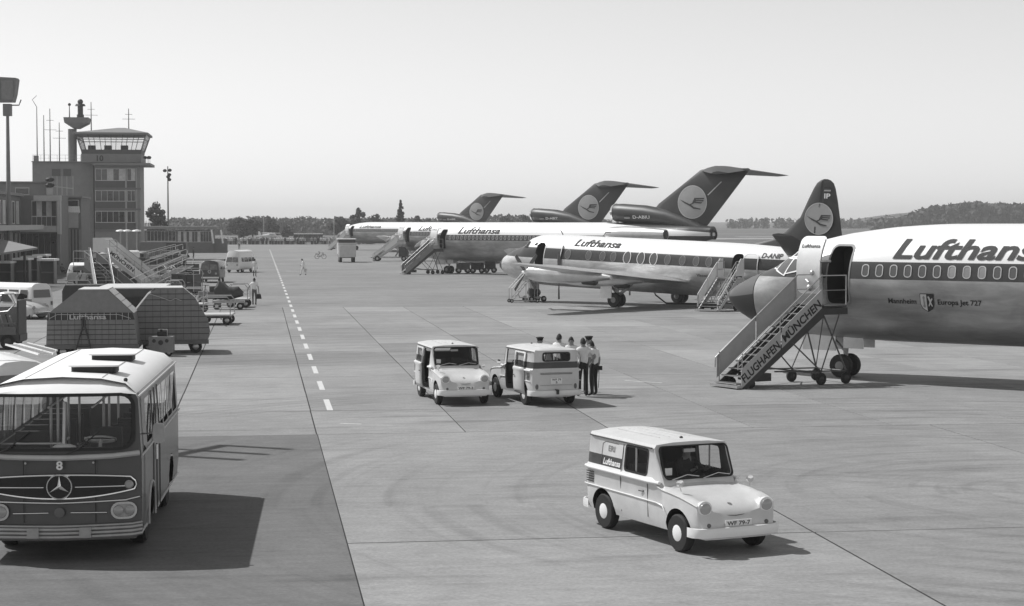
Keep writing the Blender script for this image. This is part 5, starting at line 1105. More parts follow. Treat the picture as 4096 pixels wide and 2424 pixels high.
for i in range(7):
    x = -.85 + 1.7 * i / 6; top = [1.3, 1.78, 1.62, 1.35, 1.38, 1.42, 1.1][i]; bt = [.75, .6, .58, .6, .62, .7, .8][i]; wd = [.5, .85, .95, .95, .9, .8, .45][i]
    rows.append([(x + .05 * math.sin(j * 2.1 + i), wd * .6 * math.cos(6.28318 * j / 12) + .6, (top + bt) / 2 + (top - bt) / 2 * math.sin(6.28318 * j / 12) * (1 + .08 * math.sin(j * 3.1 + i * 1.7))) for j in range(12)])
MB().loft(rows).obj('cover', 'dark', t, smooth=40)
MB().box(-.95, .95, .1, 1.2, .42, .56).obj('deck', 'galv', t)
for u in (-.7, .7):
    for y in (.25, 1.05): wheel('wheel', .22, .12, t, (u, y, .22))
a = g(522, 748); t = thing('tow_tractor', 'small dark tow tractor behind the dollies', 'tractor', a, .2)
MB().box(-.9, .5, 0, 1.2, .4, .85).obj('body', 'midgrey', t); MB().box(-.2, .35, .2, 1.0, .85, 1.2).obj('seat', 'dark', t); MB().tube([(-.5, .6, .85), (-.45, .6, 1.25)], .03).torus(.2, .02, Matrix.Translation((-.42, .6, 1.27))).obj('steering_wheel', 'dark', t); MB().box(-1.0, -.9, .1, 1.1, .35, .6).obj('bumper', 'light', t)
for x in (-.6, .3):
    for y in (.05, 1.15): wheel('wheel', .28, .16, t, (x, y, .28))
a = g(566, 798)
# ================================================================ terminal, tower, hall, masts
M('render_grey', .23, .85, var=.1, scale=1.5); M('render_dark', .16, .85, var=.1, scale=1.5); M('concrete_pale', .42, .8, var=.1, scale=2); M('spandrel', .09, .7, var=.1); M('frame_pale', .62, .6); M('roof_lip', .2, .7)
M('win', .03, .12, var=.5, scale=.8, spec=.8); M('win_lit', .5, .4, var=.3, scale=2); M('slat', .06, .7)
class Face:
    """a facade plane square to the apron's markings: along = distance, local x right, y away, z up"""
    def __init__(s, along, x0=0): s.o = AV * along; s.along = along
    def uz(s, x, y, d=0.0):
        r = ray(x, y); t = (s.along + d) / (AV.x * r.x + AV.y * r.y); p = Vector((r.x * t, r.y * t, HC + r.z * t)); q = p - s.o
        return BV.x * q.x + BV.y * q.y, p.z
    def thing(s, name, label, cat, group=None): return thing(name, label, cat, s.o, TH, group)
    def box(s, mb, x0, x1, y0, y1, d0, d1, ground=False):
        u0, z1 = s.uz(x0, y0, d0); u1, z0 = s.uz(x1, y1, d0)
        return mb.box(u0, u1, d0, d1, 0 if ground else z0, z1)
    def part(s, name, mat, parent, x0, x1, y0, y1, d0, d1, ground=False): return s.box(MB(), x0, x1, y0, y1, d0, d1, ground).obj(name, mat, parent, smooth=0)
def window(F, par, x0, x1, y0, y1, d, n, mat='win', frame='frame_pale', lit=()):
    u0, z1 = F.uz(x0, y0, d); u1, z0 = F.uz(x1, y1, d); w = (u1 - u0) / n; f = MB(); e = .045
    f.box(u0 - e, u1 + e, d - .06, d + .02, z1, z1 + e * 1.6).box(u0 - e, u1 + e, d - .08, d + .02, z0 - e * 1.6, z0)
    for k in range(n + 1): f.box(u0 + k * w - e / 2, u0 + k * w + e / 2, d - .06, d + .02, z0, z1)
    o = f.obj('window_frame', frame, par, smooth=0)
    for k in range(n): MB().box(u0 + k * w + e / 2, u0 + (k + 1) * w - e / 2, d - .012, d + .01, z0, z1).obj('pane', 'win_lit' if k in lit else mat, o, smooth=0)
    return o
T = Face(262)
tw = T.thing('control_tower', 'airport control tower with glazed cab and the number 10', 'tower')
T.part('shaft', 'render_grey', tw, 231, 344, 404, 560, 0, 9, True)
T.part('stair_block', 'render_grey', tw, 79, 230, 397, 560, 1.5, 12, True); T.part('roof_lip', 'roof_lip', tw, 77, 231, 394.5, 397.5, 1.2, 12.2)
T.part('corner_pier', 'concrete_pale', tw, 306.5, 311, 412, 560, -.12, .05, True); T.part('corner_pier', 'concrete_pale', tw, 333, 336.5, 412, 560, -.12, .05, True)
for y0, y1, lit in ((414, 441.5, (2, 4)), (467.5, 492, ()), (518, 544, ())):
    window(T, tw, 234, 306, y0, y1, -.02, 5, lit=lit); window(T, tw, 312, 331, y0, y1, -.02, 2, lit=(1,) if lit else ())
    T.part('spandrel', 'spandrel', tw, 233, 306, y1 + 1.5, y1 + 18, -.06, .02); T.part('spandrel', 'spandrel', tw, 311.5, 332, y1 + 1.5, y1 + 18, -.06, .02)
    T.part('floor_band', 'render_dark', tw, 231, 345, y1 + 18.5, y1 + 23, -.15, .02)
T.part('vent', 'spandrel', tw, 155, 174, 414, 431, 1.42, 1.52); T.part('vent', 'spandrel', tw, 127, 148, 414, 431, 1.42, 1.52)
T.part('gallery', 'roof_lip', tw, 226, 368, 398.5, 405, -1.4, 9.5); T.part('parapet', 'render_grey', tw, 198, 346.5, 376.5, 398, -.3, 9)
for k in range(7): x = 347 + k * 3.4; u, z = T.uz(x, 404, -1.2); MB().tube([(u, -1.2, z), (u, -1.2, z + 1.0)], .03, 5).obj('gallery_post', 'galv', tw)
u0, z = T.uz(346, 384, -1.2); u1, _ = T.uz(368, 384, -1.2); MB().tube([(u0, -1.2, z), (u1, -1.2, z)], .03, 5).obj('gallery_rail', 'galv', tw)
for x in (356, 366, 364): u, z = T.uz(x, 386, -1.3); MB().ball((u, -1.4, z), .28, 10, 6, (1, 1, .8)).obj('searchlight', 'black', tw)
u, z = T.uz(237, 394, -.33); u2, z2 = T.uz(253, 380, -.33); flat_text('tower_number', '10', Matrix(((1, 0, 0, u), (0, 0, -1, -.33), (0, 1, 0, z), (0, 0, 0, 1))), u2 - u, z2 - z, 'ink', tw)
# flared glazed cab
B0, zb = T.uz(200, 372, -.2); B1, _ = T.uz(345, 372, -.2); C0, zt = T.uz(186, 329, -1.0); C1, _ = T.uz(357, 329, -1.0); zs = T.uz(200, 366, -.2)[1]
bot = [(B0, -.2), (B1, -.2), (B1, 7.5), (B0, 7.5)]; topr = [(C0, -1.0), (C1, -1.0), (C1, 8.4), (C0, 8.4)]
MB().loft([[(x, y, zb - .4) for x, y in bot], [(x, y, zs) for x, y in [(B0 - .1, -.28), (B1 + .1, -.28), (B1 + .1, 7.6), (B0 - .1, 7.6)]]]).obj('cab_sill', 'spandrel', tw, smooth=0)
def edge(i, f): a, b = bot[i % 4], bot[(i + 1) % 4]; c, d = topr[i % 4], topr[(i + 1) % 4]; return (a[0] + (b[0] - a[0]) * f, a[1] + (b[1] - a[1]) * f, zs - .2), (c[0] + (d[0] - c[0]) * f, c[1] + (d[1] - c[1]) * f, zt)
for i in range(4):
    n = 6 if i % 2 == 0 else 4
    for k in range(n): p, q = edge(i, k / n); MB().tube([p, q], .11 if k == 0 else .06, 4).obj('mullion', 'spandrel', tw)
    for k in range(n):
        p, q = edge(i, (k + .04) / n); r, s_ = edge(i, (k + .96) / n); MB().add([p, r, s_, q], [(0, 1, 2, 3)]).obj('cab_pane', 'pane', tw, smooth=0)
    a, b = edge(i, 0), edge(i, 1); f = .72; m = lambda e: tuple(u_ + (v_ - u_) * f for u_, v_ in zip(*e)); MB().tube([m(a), m(b)], .07, 4).obj('transom', 'spandrel', tw)
rf = [(C0 - .35, -1.5), (C1 + .35, -1.5), (C1 + .35, 9), (C0 - .35, 9)]; zr = T.uz(313, 313, 3)[1]; ux = T.uz(300, 313, 3)[0]
MB().loft([[(x, y, zt) for x, y in rf], [(x, y, zt + .28) for x, y in rf], [(ux + (x - ux) * .1, 3.7 + (y - 3.7) * .1, zr) for x, y in rf]]).obj('cab_roof', 'roof_lip', tw, smooth=0)
for k in range(3): x = 225 + 40 * k; u, z = T.uz(x, 372, 3); MB().box(u - .5, u + .5, 2.5, 3.5, zb - .4, z + .9).obj('console', 'dark', tw)
# radar platform on its column, with lights and aerials
u, z0 = T.uz(178, 395, 4); _, z1 = T.uz(178, 316, 4); MB().cyl((u, 4, z0), (u, 4, z1), .62, n=14).obj('radar_column', 'render_grey', tw)
ua, zp = T.uz(159, 289, 4); ub, _ = T.uz(219.5, 289, 4); zq = T.uz(180, 315, 4)[1]; MB().loft([[(x, y, zq) for x, y in ((ua + 1.2, 2.6), (ub - 1.4, 2.6), (ub - 1.4, 5.4), (ua + 1.2, 5.4))], [(x, y, (zp + zq) / 2) for x, y in ((ua + .1, 2), (ub - .1, 2), (ub - .1, 6), (ua + .1, 6))], [(x, y, zp) for x, y in ((ua, 1.8), (ub, 1.8), (ub, 6.2), (ua, 6.2))]]).obj('radar_platform', 'render_grey', tw, smooth=0)
u, z = T.uz(197, 287, 4); MB().cyl((u, 4, zp), (u, 4, zp + .5), .5).cyl((u, 4, zp + .5), (u, 4, zp + 1.7), .38).cyl((u, 4, zp + 1.7), (u, 4, zp + 2.0), .75, .6).ball((u, 4, zp + 2.3), .4, 10, 6).obj('beacon', 'dark', tw)
for x, yt in ((170, 256), (223, 250), (315, 266), (90, 262), (107, 282), (122, 266), (145, 300)):
    yb = 288 if x == 170 else (330 if x > 200 else 396); u, z = T.uz(x, yt, 3); _, zz = T.uz(x, yb, 3)
    a = MB().tube([(u, 3, zz), (u, 3, z)], .07, 5, rs=(.09, .05))
    for f in ((.78, .5), (.6, .9)) if x in (223, 122, 315, 145) else (): a.tube([(u - f[1], 3, zz + (z - zz) * f[0]), (u + f[1], 3, zz + (z - zz) * f[0])], .035, 4)
    if x == 90: a.tube([(u, 3, z), (u - .6, 3, z + 1.0), (u, 3, z + 1.6)], .05, 4)
    if x == 170: a.ball((u, 3, z), .22, 8, 5)
    a.obj('aerial', 'dark', tw)
ur = [T.uz(x, 383, 1.4)[0] for x in (80, 100, 120, 140, 160, 185, 197)]; zr_ = T.uz(80, 396, 1.4)[1]
rl = MB().tube([(ur[0], 1.4, zr_ + .95), (ur[-1], 1.4, zr_ + .95)], .025, 4).tube([(ur[0], 1.4, zr_ + .5), (ur[-1], 1.4, zr_ + .5)], .02, 4)
for u in ur: rl.tube([(u, 1.4, zr_), (u, 1.4, zr_ + .95)], .025, 4)
rl.obj('roof_railing', 'galv', tw); T.part('roof_box', 'render_grey', tw, 82, 92, 381, 395, 1.6, 3)
# terminal: receding wing, white framed bay, louvred stair bay, set back upper storey
tm = thing('terminal_building', 'two storey terminal with white framed bay left of the tower', 'building', ap(-24.3, 125), TH)
MB().box(-12, 0, 0, 68, 0, 7.9).obj('wing', 'render_dark', tm, smooth=0); MB().box(-12.2, .35, -.3, 68.2, 7.92, 8.2).obj('wing_roof', 'roof_lip', tm, smooth=0); MB().box(-2, 2.6, 0, 66, 4.55, 5.0).obj('canopy_slab', 'concrete_pale', tm, smooth=0)
for k in range(20):
    y = 2 + 3.3 * k
    f = MB().box(.0, .06, y, y + .12, 5.2, 7.3).box(0, .06, y + 1.6, y + 1.72, 5.2, 7.3).box(0, .07, y, y + 1.72, 7.3, 7.4).box(0, .09, y, y + 1.72, 5.1, 5.2).obj('window_frame', 'frame_pale', tm, smooth=0)
    MB().box(.0, .03, y + .12, y + 1.6, 5.2, 7.3).obj('pane', ['win', 'win_lit', 'win'][k % 3], f, smooth=0)
    f = MB().box(.0, .06, y, y + .12, .8, 4.2).box(0, .06, y + 2.2, y + 2.32, .8, 4.2).obj('window_frame', 'frame_pale', tm, smooth=0); MB().box(0, .03, y + .12, y + 2.2, .8, 4.2).obj('pane', 'win', f, smooth=0)
G = Face(193)
tb = G.thing('terminal_bay', 'white framed glazed bay of the terminal with a balcony band', 'building')
G.part('core', 'render_dark', tb, 10, 148, 479, 646, .4, 9, True); G.part('top_beam', 'concrete_pale', tb, 82, 148.5, 478.5, 492, -.6, .45); G.part('jamb', 'concrete_pale', tb, 139, 148.5, 492.3, 574, -.6, .45); G.part('bottom_beam', 'concrete_pale', tb, -6, 139, 555, 568.5, -.6, .45)
G.part('lower_post', 'render_grey', tb, 140, 148, 575, 646, -.3, .42, True)
window(G, tb, 78, 138, 493, 529, .38, 5, lit=(1, 3)); window(G, tb, 78, 138, 531, 553, .38, 5, 'spandrel'); window(G, tb, 36, 138, 572, 640, .38, 7, 'win', 'render_grey')
G.part('set_back_storey', 'render_grey', tb, -8, 115, 447, 480, 6, 14); G.part('set_back_roof', 'roof_lip', tb, -8, 116.5, 444, 447.5, 5.6, 14.4); window(G, tb, 38, 71, 461, 476, 5.95, 1, 'win', 'frame_pale'); G.part('pale_panel', 'concrete_pale', tb, 113.5, 128.5, 460, 477, 5.5, 5.8)
r_ = MB()
for x in (128, 140, 152, 164, 179): u, z = G.uz(x, 478, 5.6); r_.tube([(u, 5.6, z), (u, 5.6, z + 2.0)], .05, 4)
u0, z = G.uz(120, 455, 5.6); u1, z2 = G.uz(180, 462, 5.6); r_.tube([(u0, 5.6, z), (u1, 5.6, z2)], .07, 4); r_.obj('terrace_frame', 'galv', tb)
for y in (440, 454): u, z = G.uz(122, y, 5.4); MB().ball((u, 5.4, z), .35, 10, 6, (1.4, .8, .7)).obj('floodlight', 'black', tb)
H_ = Face(203)
ts = H_.thing('louvred_bay', 'tall bay with slanted white louvres between terminal and tower', 'building')
H_.part('core', 'render_dark', ts, 149.6, 200, 484, 646, .2, 10, True); H_.part('roof', 'roof_lip', ts, 148, 201.5, 480.5, 484, -.5, 10); H_.part('pale_panel', 'concrete_pale', ts, 161, 192, 524, 558, .05, .22)
window(H_, ts, 161, 192, 491, 522, .16, 1, 'win')
for k in range(6): u, z = H_.uz(163 + k * 5.2, 505, 0); u2, z2 = H_.uz(165.5 + k * 5.2, 521, 0); MB().add([(u, .05, z), (u + .22, .05, z), (u2 + .22, -.1, z2), (u2, -.1, z2)], [(0, 1, 2, 3)]).obj('louvre', 'white', ts, smooth=0)
for k in range(9): u, z = H_.uz(161 + k * 4, 562, .1); MB().box(u, u + .18, .0, .2, 0, z).obj('slat', 'slat' if k % 2 else 'render_grey', ts, smooth=0)
# low hall beyond the tower with white slanted props
Hl = Face(318)
th = Hl.thing('low_hall', 'long low flat-roofed hall with white slanted props beyond the tower', 'building')
Hl.part('body', 'render_dark', th, 346, 522, 565, 620, .3, 16, True); Hl.part('roof', 'roof_lip', th, 344, 532, 554.5, 561.5, -1.2, 17)
window(Hl, th, 436, 518, 567, 592, .25, 12, lit=(0, 2, 4, 7)); window(Hl, th, 360, 430, 566, 590, .25, 8)
for x in (518, 541): u, z = Hl.uz(x, 563, -1); u2, z2 = Hl.uz(x + 5, 596, -1); MB().tube([(u, -1, z), (u2, -1, z2)], .2, 4).obj('prop', 'white', th)
Hl.part('end_wing', 'render_dark', th, 522, 556, 585, 620, 1, 8, True)
for x in (350, 357, 364): u, z = Hl.uz(x, 554, 2); MB().lathe([(.1, z), (.15, z + .5), (.7, z + .55), (.3, z + .9), (.05, z + .95)], 12, 'z', Matrix.Translation((u, 2, 0))).obj('roof_cowl', 'light', th)
# low glazed link with mushroom lamps in front of the tower
L_ = Face(236)
for i, x in enumerate((295, 311, 334.5)):
    u, z = L_.uz(x, 566, 0); u2, z2 = L_.uz(x, 640, 0); p = L_.o + BV * u
    t = thing('mushroom_lamp', ['leftmost of the three mushroom lamps before the tower', 'middle of the three mushroom lamps before the tower', 'rightmost of the three mushroom lamps before the tower'][i], 'lamp', (p.x, p.y, 0), TH, 'mushroom lamps')
    MB().tube([(0, 0, 0), (0, 0, z)], .07, 6).obj('post', 'galv', t); MB().lathe([(.1, z - .12), (.62, z - .02), (.5, z + .12), (.05, z + .2)], 14).obj('shade', 'white', t)
# pavilion roof and small booths at the left edge
t = thing('pavilion', 'pavilion with shallow pitched grey roof at the left edge', 'building', at(-10, 640, 150) * 1, TH)
t.location.z = 0; o = t.location
def rel(x, y, Y): p = at(x, y, Y) - o; return (p.dot(BV), p.dot(AV), p.z)
a, b, c_, d_ = rel(-60, 598, 147), rel(92, 606, 150), rel(-60, 640, 141), rel(-40, 575, 153)
MB().add([rel(-70, 630, 143), rel(92, 606, 150), rel(-30, 578, 156), rel(-90, 590, 150), rel(-70, 636, 143), rel(92, 610.5, 150), rel(-30, 583, 156), rel(-90, 596, 150)], [(0, 1, 2, 3), (4, 5, 6, 7), (0, 1, 5, 4), (1, 2, 6, 5), (2, 3, 7, 6), (3, 0, 4, 7)]).obj('roof', 'render_grey', t, smooth=0)
for x, y, Y in ((-20, 622, 145), (60, 612, 150), (-25, 600, 153)): p = rel(x, y, Y); MB().tube([(p[0], p[1], 0), p], .12, 6).obj('post', 'dark', t)
for i, (x0, x1, y) in enumerate(((-14, 27, 640), (31, 70, 632), (52, 92, 627), (80, 114, 623), (92, 133, 634))):
    Y = (158, 160, 165, 170, 157)[i]; a = at(x0, y, Y); b = at(x1, y, Y); w = b.x - a.x; h = a.z
    t = thing('ticket_booth', ['pale-roofed booth at the very left edge', 'pale-roofed booth, second from the left edge', 'pale-roofed booth, third from the left edge', 'pale-roofed booth farthest back of the row', 'pale-roofed booth at the right end of the row'][i], 'booth', (a.x, Y, 0), TH * .3, 'booths by the terminal')
    MB().box(0, w, -.3, 2.0, h - .18, h).obj('roof', 'white', t, smooth=0); MB().box(.08, w - .08, .9, 1.1, 0, h - .1).obj('back_panel', 'render_dark', t, smooth=0)
    for x in (.06, w - .06): MB().box(x - .04, x + .04, 0, 1.1, 0, h - .08).obj('side_panel', ['render_grey', 'midgrey'][i % 2], t, smooth=0)
    MB().box(.2, w - .2, .2, .8, .9, 1.0).obj('counter', 'grey', t, smooth=0)
# lamp masts
M('mast', .2, .6, .3, var=.1)
def lamp_mast(label, p, h, turn=0):
    t = thing('lamp_mast', label, 'lamp', p, turn, 'apron lamp masts')
    MB().tube([(0, 0, 0), (0, 0, h * .4), (0, 0, h)], .2, 10, rs=(.26, .22, .13)).obj('pole', 'mast', t); MB().box(-.35, .35, -.3, .3, h - .9, h + .2).obj('bracket', 'mast', t)
    hd = MB().prism([(-2.9, h + .35), (.6, h + .35), (.8, h + 1.05), (1.0, h + 2.4), (.9, h + 2.55), (-2.9, h + 2.75)], 'y', -.55, .55).obj('lamp_head', 'mast', t, smooth=0)
    for k in range(3): MB().box(-2.8 + 1.2 * k, -1.7 + 1.2 * k, -.62, -.56, h + .55, h + 2.3).obj('reflector', 'grey', hd)
    MB().tube([(-.2, .2, h + .1), (1.0, .2, h + .1), (1.2, .2, h + .6)], .06).obj('stay', 'mast', t); MB().tube([(-1.2, 0, h + 2.7), (-1.2, 0, h + 3.4)], .05).ball((-1.2, 0, h + 3.5), .22, 8, 5).obj('obstruction_light', 'dark', t)
b = at(14, 300, 168); lamp_mast('tall apron lamp mast with boxy head at the left edge', (at(22, 560, 168).x, 168, 0), at(14, 260, 168).z)
# a second mast just outside the frame throws the shadow beside the bus
t = thing('lamp_mast', 'slim lamp mast left of the bus, outside the picture', 'lamp', (-15.0, 45.8, 0), R(-24), 'apron lamp masts')
MB().tube([(0, 0, 0), (0, 0, 10.8)], .09, 8).obj('pole', 'mast', t)
hd = MB().box(-.12, .12, -1.15, 1.15, 10.7, 10.9).obj('lamp_frame', 'mast', t)
for y in (-1.05, 0, 1.05): MB().box(-.1, .1, y - .13, y + .13, 10.9, 13.1).obj('lamp_tube', 'mast', hd)
p = at(412, 548, 335)
t = thing('floodlight_mast', 'thin mast with clustered floodlights right of the tower', 'lamp', (p.x, 335, 0), 0)
zt = at(412, 407, 335).z; MB().tube([(0, 0, 0), (0, 0, zt)], .15, 8, rs=(.22, .09)).obj('pole', 'mast', t)
for k, (dx, y) in enumerate(((-.5, 418), (.4, 417), (.3, 428), (0.1, 433), (.3, 440))): z = at(412, y, 335).z; MB().ball((dx, -.2, z), .38, 10, 6, (1, .8, .8)).obj('floodlight', 'black', t)
for i, (x, yt, Y) in enumerate(((646, 530, 470), (818, 536, 460), (1325, 536, 700))): p = at(x, 560, Y); zt = at(x, yt, Y).z; tag(MB().tube([(0, 0, 0), (0, 0, zt)], .14, 6).obj('pole', 'galv', loc=(p.x, Y, 0)), ['thin pale pole left above the crowd', 'thin pale pole just right of the crowd', 'thin pale pole behind the middle airliner'][i], 'pole', 'distant poles')

# ================================================================ trees, woods, hill
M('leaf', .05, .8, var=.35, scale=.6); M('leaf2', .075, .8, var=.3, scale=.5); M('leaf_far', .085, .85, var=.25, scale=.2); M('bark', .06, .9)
def leaf_cloud(mb, c, r, n, size, rn, squash=1.0):
    for _ in range(n):
        while True:
            p = Vector((rn.uniform(-1, 1), rn.uniform(-1, 1), rn.uniform(-1, 1)))
            if .25 < p.length < 1: break
        q = Vector(c) + Vector((p.x * r[0], p.y * r[1], p.z * r[2] * squash)); nrm = (p + Vector((rn.gauss(0, .6), rn.gauss(0, .6), rn.gauss(0, .6)))).normalized()
        a = nrm.orthogonal().normalized(); a.rotate(Matrix.Rotation(rn.uniform(0, 6.28), 3, nrm)); b = nrm.cross(a); s = size * rn.uniform(.6, 1.4)
        mb.add([q + a * s, q + b * s * .7, q - a * s, q - b * s * .7], [(0, 1, 2, 3)])
def tree(label, x, yt, Y, w, kind='round', mat='leaf', seed=1, group='trees beyond the apron', base=None):
    rn = random.Random(seed); p = at(x, yt, Y); H = p.z; rw = w * KV * Y / FPX / 2
    t = thing('tree', label, 'tree', (p.x, Y, 0), 0, group); cr = MB()
    tk = MB().tube([(0, 0, 0), (.1, 0, H * .4), (0, .1, H * .85)], .2, 6, rs=(.28, .2, .06))
    if kind == 'conifer':
        n = 15
        for i in range(n):
            f = i / (n - 1); z = H * (.08 + .90 * f); r = (rw * (1.0 - f) ** .85 + .12) * rn.uniform(.8, 1.15)
            for k in range(6):
                a = rn.uniform(0, 6.28); rr = r * rn.uniform(.75, 1.2); d = Vector((math.cos(a), math.sin(a), 0))
                for e in (.25, .55, .85): leaf_cloud(cr, d * rr * e + Vector((0, 0, z - rr * .35 * e * e)), (rr * .28, rr * .28, H * .028), 12, .17 * max(1, Y / 330), rn)
                tk.tube([(0, 0, z), d * rr * .9 + Vector((0, 0, z - rr * .3))], .03, 4)
        leaf_cloud(cr, (0, 0, H * .97), (.12, .12, H * .05), 20, .14, rn)
    else:
        for k in range(22):
            a, b_ = rn.uniform(0, 6.28), rn.uniform(.25, 1.0); rr = rw * .68 * math.sqrt(rn.random()); f = b_; q = (rr * math.cos(a), rr * math.sin(a) * .8, H * (.22 + .66 * f * (1 - .35 * (rr / rw) ** 2)))
            cs = rn.uniform(.22, .4) * rw; leaf_cloud(cr, q, (cs, cs, cs * .8), 70, .26 * max(1, Y / 420), rn); tk.tube([(0, 0, H * .35), q], .05, 4)
        leaf_cloud(cr, (0, 0, H * .86), (rw * .35, rw * .35, H * .13), 90, .3, rn)
    cr.obj('crown', mat, t, smooth=0); tk.obj('trunk', 'bark', t)
    return t
TL = [('bushy ragged tree just right of the control tower', 382, 491, 330, 60, 'round', 'leaf'), ('tall conifer above the farthest airliner', 981, 491, 430, 44, 'conifer', 'leaf'), ('dark round tree left of the centre, left half of the clump', 584, 531, 480, 60, 'round', 'leaf'),
      ('dark round tree left of the centre, middle of the clump', 618, 533, 485, 62, 'round', 'leaf'), ('pale tree top rising behind the dark clump', 655, 528, 560, 46, 'round', 'leaf2'), ('small round tree right of the dark clump', 668, 546, 470, 34, 'round', 'leaf'), ('loose light tree above the far bus', 703, 551, 470, 34, 'round', 'leaf2'),
      ('broad tree left of the tall bushy one', 833, 529, 480, 60, 'round', 'leaf'), ('tall bushy tree behind the nose of the farthest airliner', 878, 507, 460, 44, 'round', 'leaf'), ('wide tree right of the tall bushy one', 922, 523, 470, 64, 'round', 'leaf'), ('small tree left of the first tail', 1022, 527, 520, 44, 'round', 'leaf2'),
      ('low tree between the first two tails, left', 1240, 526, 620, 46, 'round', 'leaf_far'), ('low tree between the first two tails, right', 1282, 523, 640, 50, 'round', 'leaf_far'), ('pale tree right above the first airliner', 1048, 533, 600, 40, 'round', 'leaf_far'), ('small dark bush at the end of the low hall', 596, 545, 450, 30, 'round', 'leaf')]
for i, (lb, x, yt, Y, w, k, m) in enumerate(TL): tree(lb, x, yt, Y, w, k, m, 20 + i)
rn = random.Random(5)
def wood(name, label, x0, x1, tops, Y, n, size, mat='leaf_far', dep=40):
    """a far wood that reads as one mass: foliage clumps over its whole depth"""
    mb = MB(); mb2 = MB()
    for i in range(n):
        x = x0 + (x1 - x0) * rn.random(); yt = interp(tops, x)[0] + rn.uniform(-1.2, 3.0); y = Y + rn.uniform(-dep, dep)
        p = at(x, yt, y); H = max(1.5, p.z); r = size * rn.uniform(1.6, 3.2)
        for k in range(4): leaf_cloud(mb, (p.x + rn.uniform(-r, r) * .5, y + rn.uniform(-r, r), H * (.95 - .24 * k) - r * .5), (r, r, r * .8), 14, size, rn)
        mb2.tube([(p.x, y, 0), (p.x, y, H * .7)], .3, 4)
    o = mb.obj(name, mat, smooth=0); o['kind'] = 'stuff'; o['label'] = label; o['category'] = 'wood'; t = mb2.obj('trunks', 'bark', o); t['kind'] = 'stuff'; return o
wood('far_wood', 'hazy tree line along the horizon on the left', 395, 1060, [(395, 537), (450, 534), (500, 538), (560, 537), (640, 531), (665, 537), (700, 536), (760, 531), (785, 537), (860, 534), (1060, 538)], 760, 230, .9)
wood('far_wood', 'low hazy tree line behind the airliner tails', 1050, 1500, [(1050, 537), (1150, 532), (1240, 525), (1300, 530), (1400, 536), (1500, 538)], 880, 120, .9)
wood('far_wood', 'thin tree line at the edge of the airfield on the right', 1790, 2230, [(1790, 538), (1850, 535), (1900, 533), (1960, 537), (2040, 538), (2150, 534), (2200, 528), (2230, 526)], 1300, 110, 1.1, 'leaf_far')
wood('far_wood', 'dark wooded hill on the right horizon', 2150, 2620, [(2150, 540), (2215, 534), (2235, 526), (2260, 513), (2300, 505), (2350, 501), (2385, 496), (2430, 499), (2508, 503), (2620, 508)], 1100, 420, 1.7, 'leaf', 60)
hb = MB(); pts = [(2225, 542), (2268, 529), (2330, 517), (2390, 508), (2470, 512), (2640, 522)]
rr = [[tuple(at(x, y, 1160)) for x, y in pts], [(at(x, y, 1160).x, 1400, at(x, y, 1160).z * .8) for x, y in pts]]
base = [(at(x, 544, 1120).x, 1040, -.05) for x, y in pts]
hb.loft([base, rr[0], rr[1]], False, False); struct(hb.obj('hill', 'field'))
# houses among the trees on the left horizon
for i, (x, y, w, h) in enumerate(((438, 537, 15, 9), (470, 541, 10, 6), (735, 541, 13, 6), (765, 543, 11, 6), (812, 542, 9, 7), (1235, 537, 10, 6), (2236, 523, 12, 8), (2180, 535, 10, 4))):
    Y = 820 if x < 1100 else (700 if x < 2000 else 1180); a, b = at(x - w / 2, y + h, Y), at(x + w / 2, y, Y); W2 = 6 + 1.2 * (i % 3)
    t = thing('house', ['small pale house, leftmost on the horizon', 'small pale house, second from the left on the horizon', 'small pale house above the far bus', 'small pale house right of the far bus', 'small pale house left of the bushy tree', 'small pale house between two tails', 'small pale house at the foot of the wooded hill', 'low pale house left of the wooded hill'][i], 'house', (a.x, Y, 0), .1 * (i % 3), 'houses on the horizon')
    hh = 3.0 + .5 * (i % 3); MB().box(0, W2, 0, 7, 0, hh).obj('wall', 'concrete_pale', t, smooth=0); MB().prism([(-.4, hh), (W2 + .4, hh), (W2 / 2, hh + W2 * .28)], 'y', -.3, 7.3).obj('roof', 'render_dark', t, smooth=0)
    for k in range(2): MB().box(W2 * (.2 + .4 * k), W2 * (.35 + .4 * k), -.04, 0, hh * .55, hh * .8).obj('window', 'win', t, smooth=0)
# spectators' fence, hedge and far bus
t = thing('spectator_fence', 'low dark fence in front of the crowd', 'fence', ap(-8, 431.5), TH)
F0 = -12
for k in range(36): MB().box(F0 + k - .04, F0 + k + .04, -.03, .03, 0, 1.15).obj('post', 'dark', t, smooth=0)
for z in (.45, .8, 1.12): MB().box(F0, F0 + 35, -.02, .02, z - .03, z + .03).obj('rail', 'dark', t, smooth=0)
a, b = g(719, 598), g(790, 598); w = (b - a).length; t = thing('far_bus', 'dark bus with pale roof parked before the crowd', 'bus', a, .08)
MB().box(0, w, 0, 2.4, .5, 1.5).obj('lower_body', 'vw_grey', t); MB().box(.05, w - .05, .06, 2.34, 1.5, 2.35).obj('window_band', 'glass_dark', t, smooth=0); MB().loft([[(x, y, 2.36 + z) for x, z in ((0, 0), (w, 0), (w - .1, .2), (.1, .2))] for y in (0, 2.4)]).obj('roof', 'white', t)
for k in range(7): MB().box(w * k / 6 - .05, w * k / 6 + .05, -.01, .06, 1.5, 2.36).obj('window_post', 'vw_grey', t, smooth=0)
for x in (w * .2, w * .78): wheel('wheel', .45, .25, t, (x, .1, .45)); wheel('wheel', .45, .25, t, (x, 2.3, .45))
MB().box(.2, w * .4, -.06, -.01, .55, .75).obj('bumper', 'light', t)
a = g(690, 594); t = thing('light_aircraft', 'small white light aircraft beyond the crowd', 'aircraft', (a.x, 445, .6), .5)
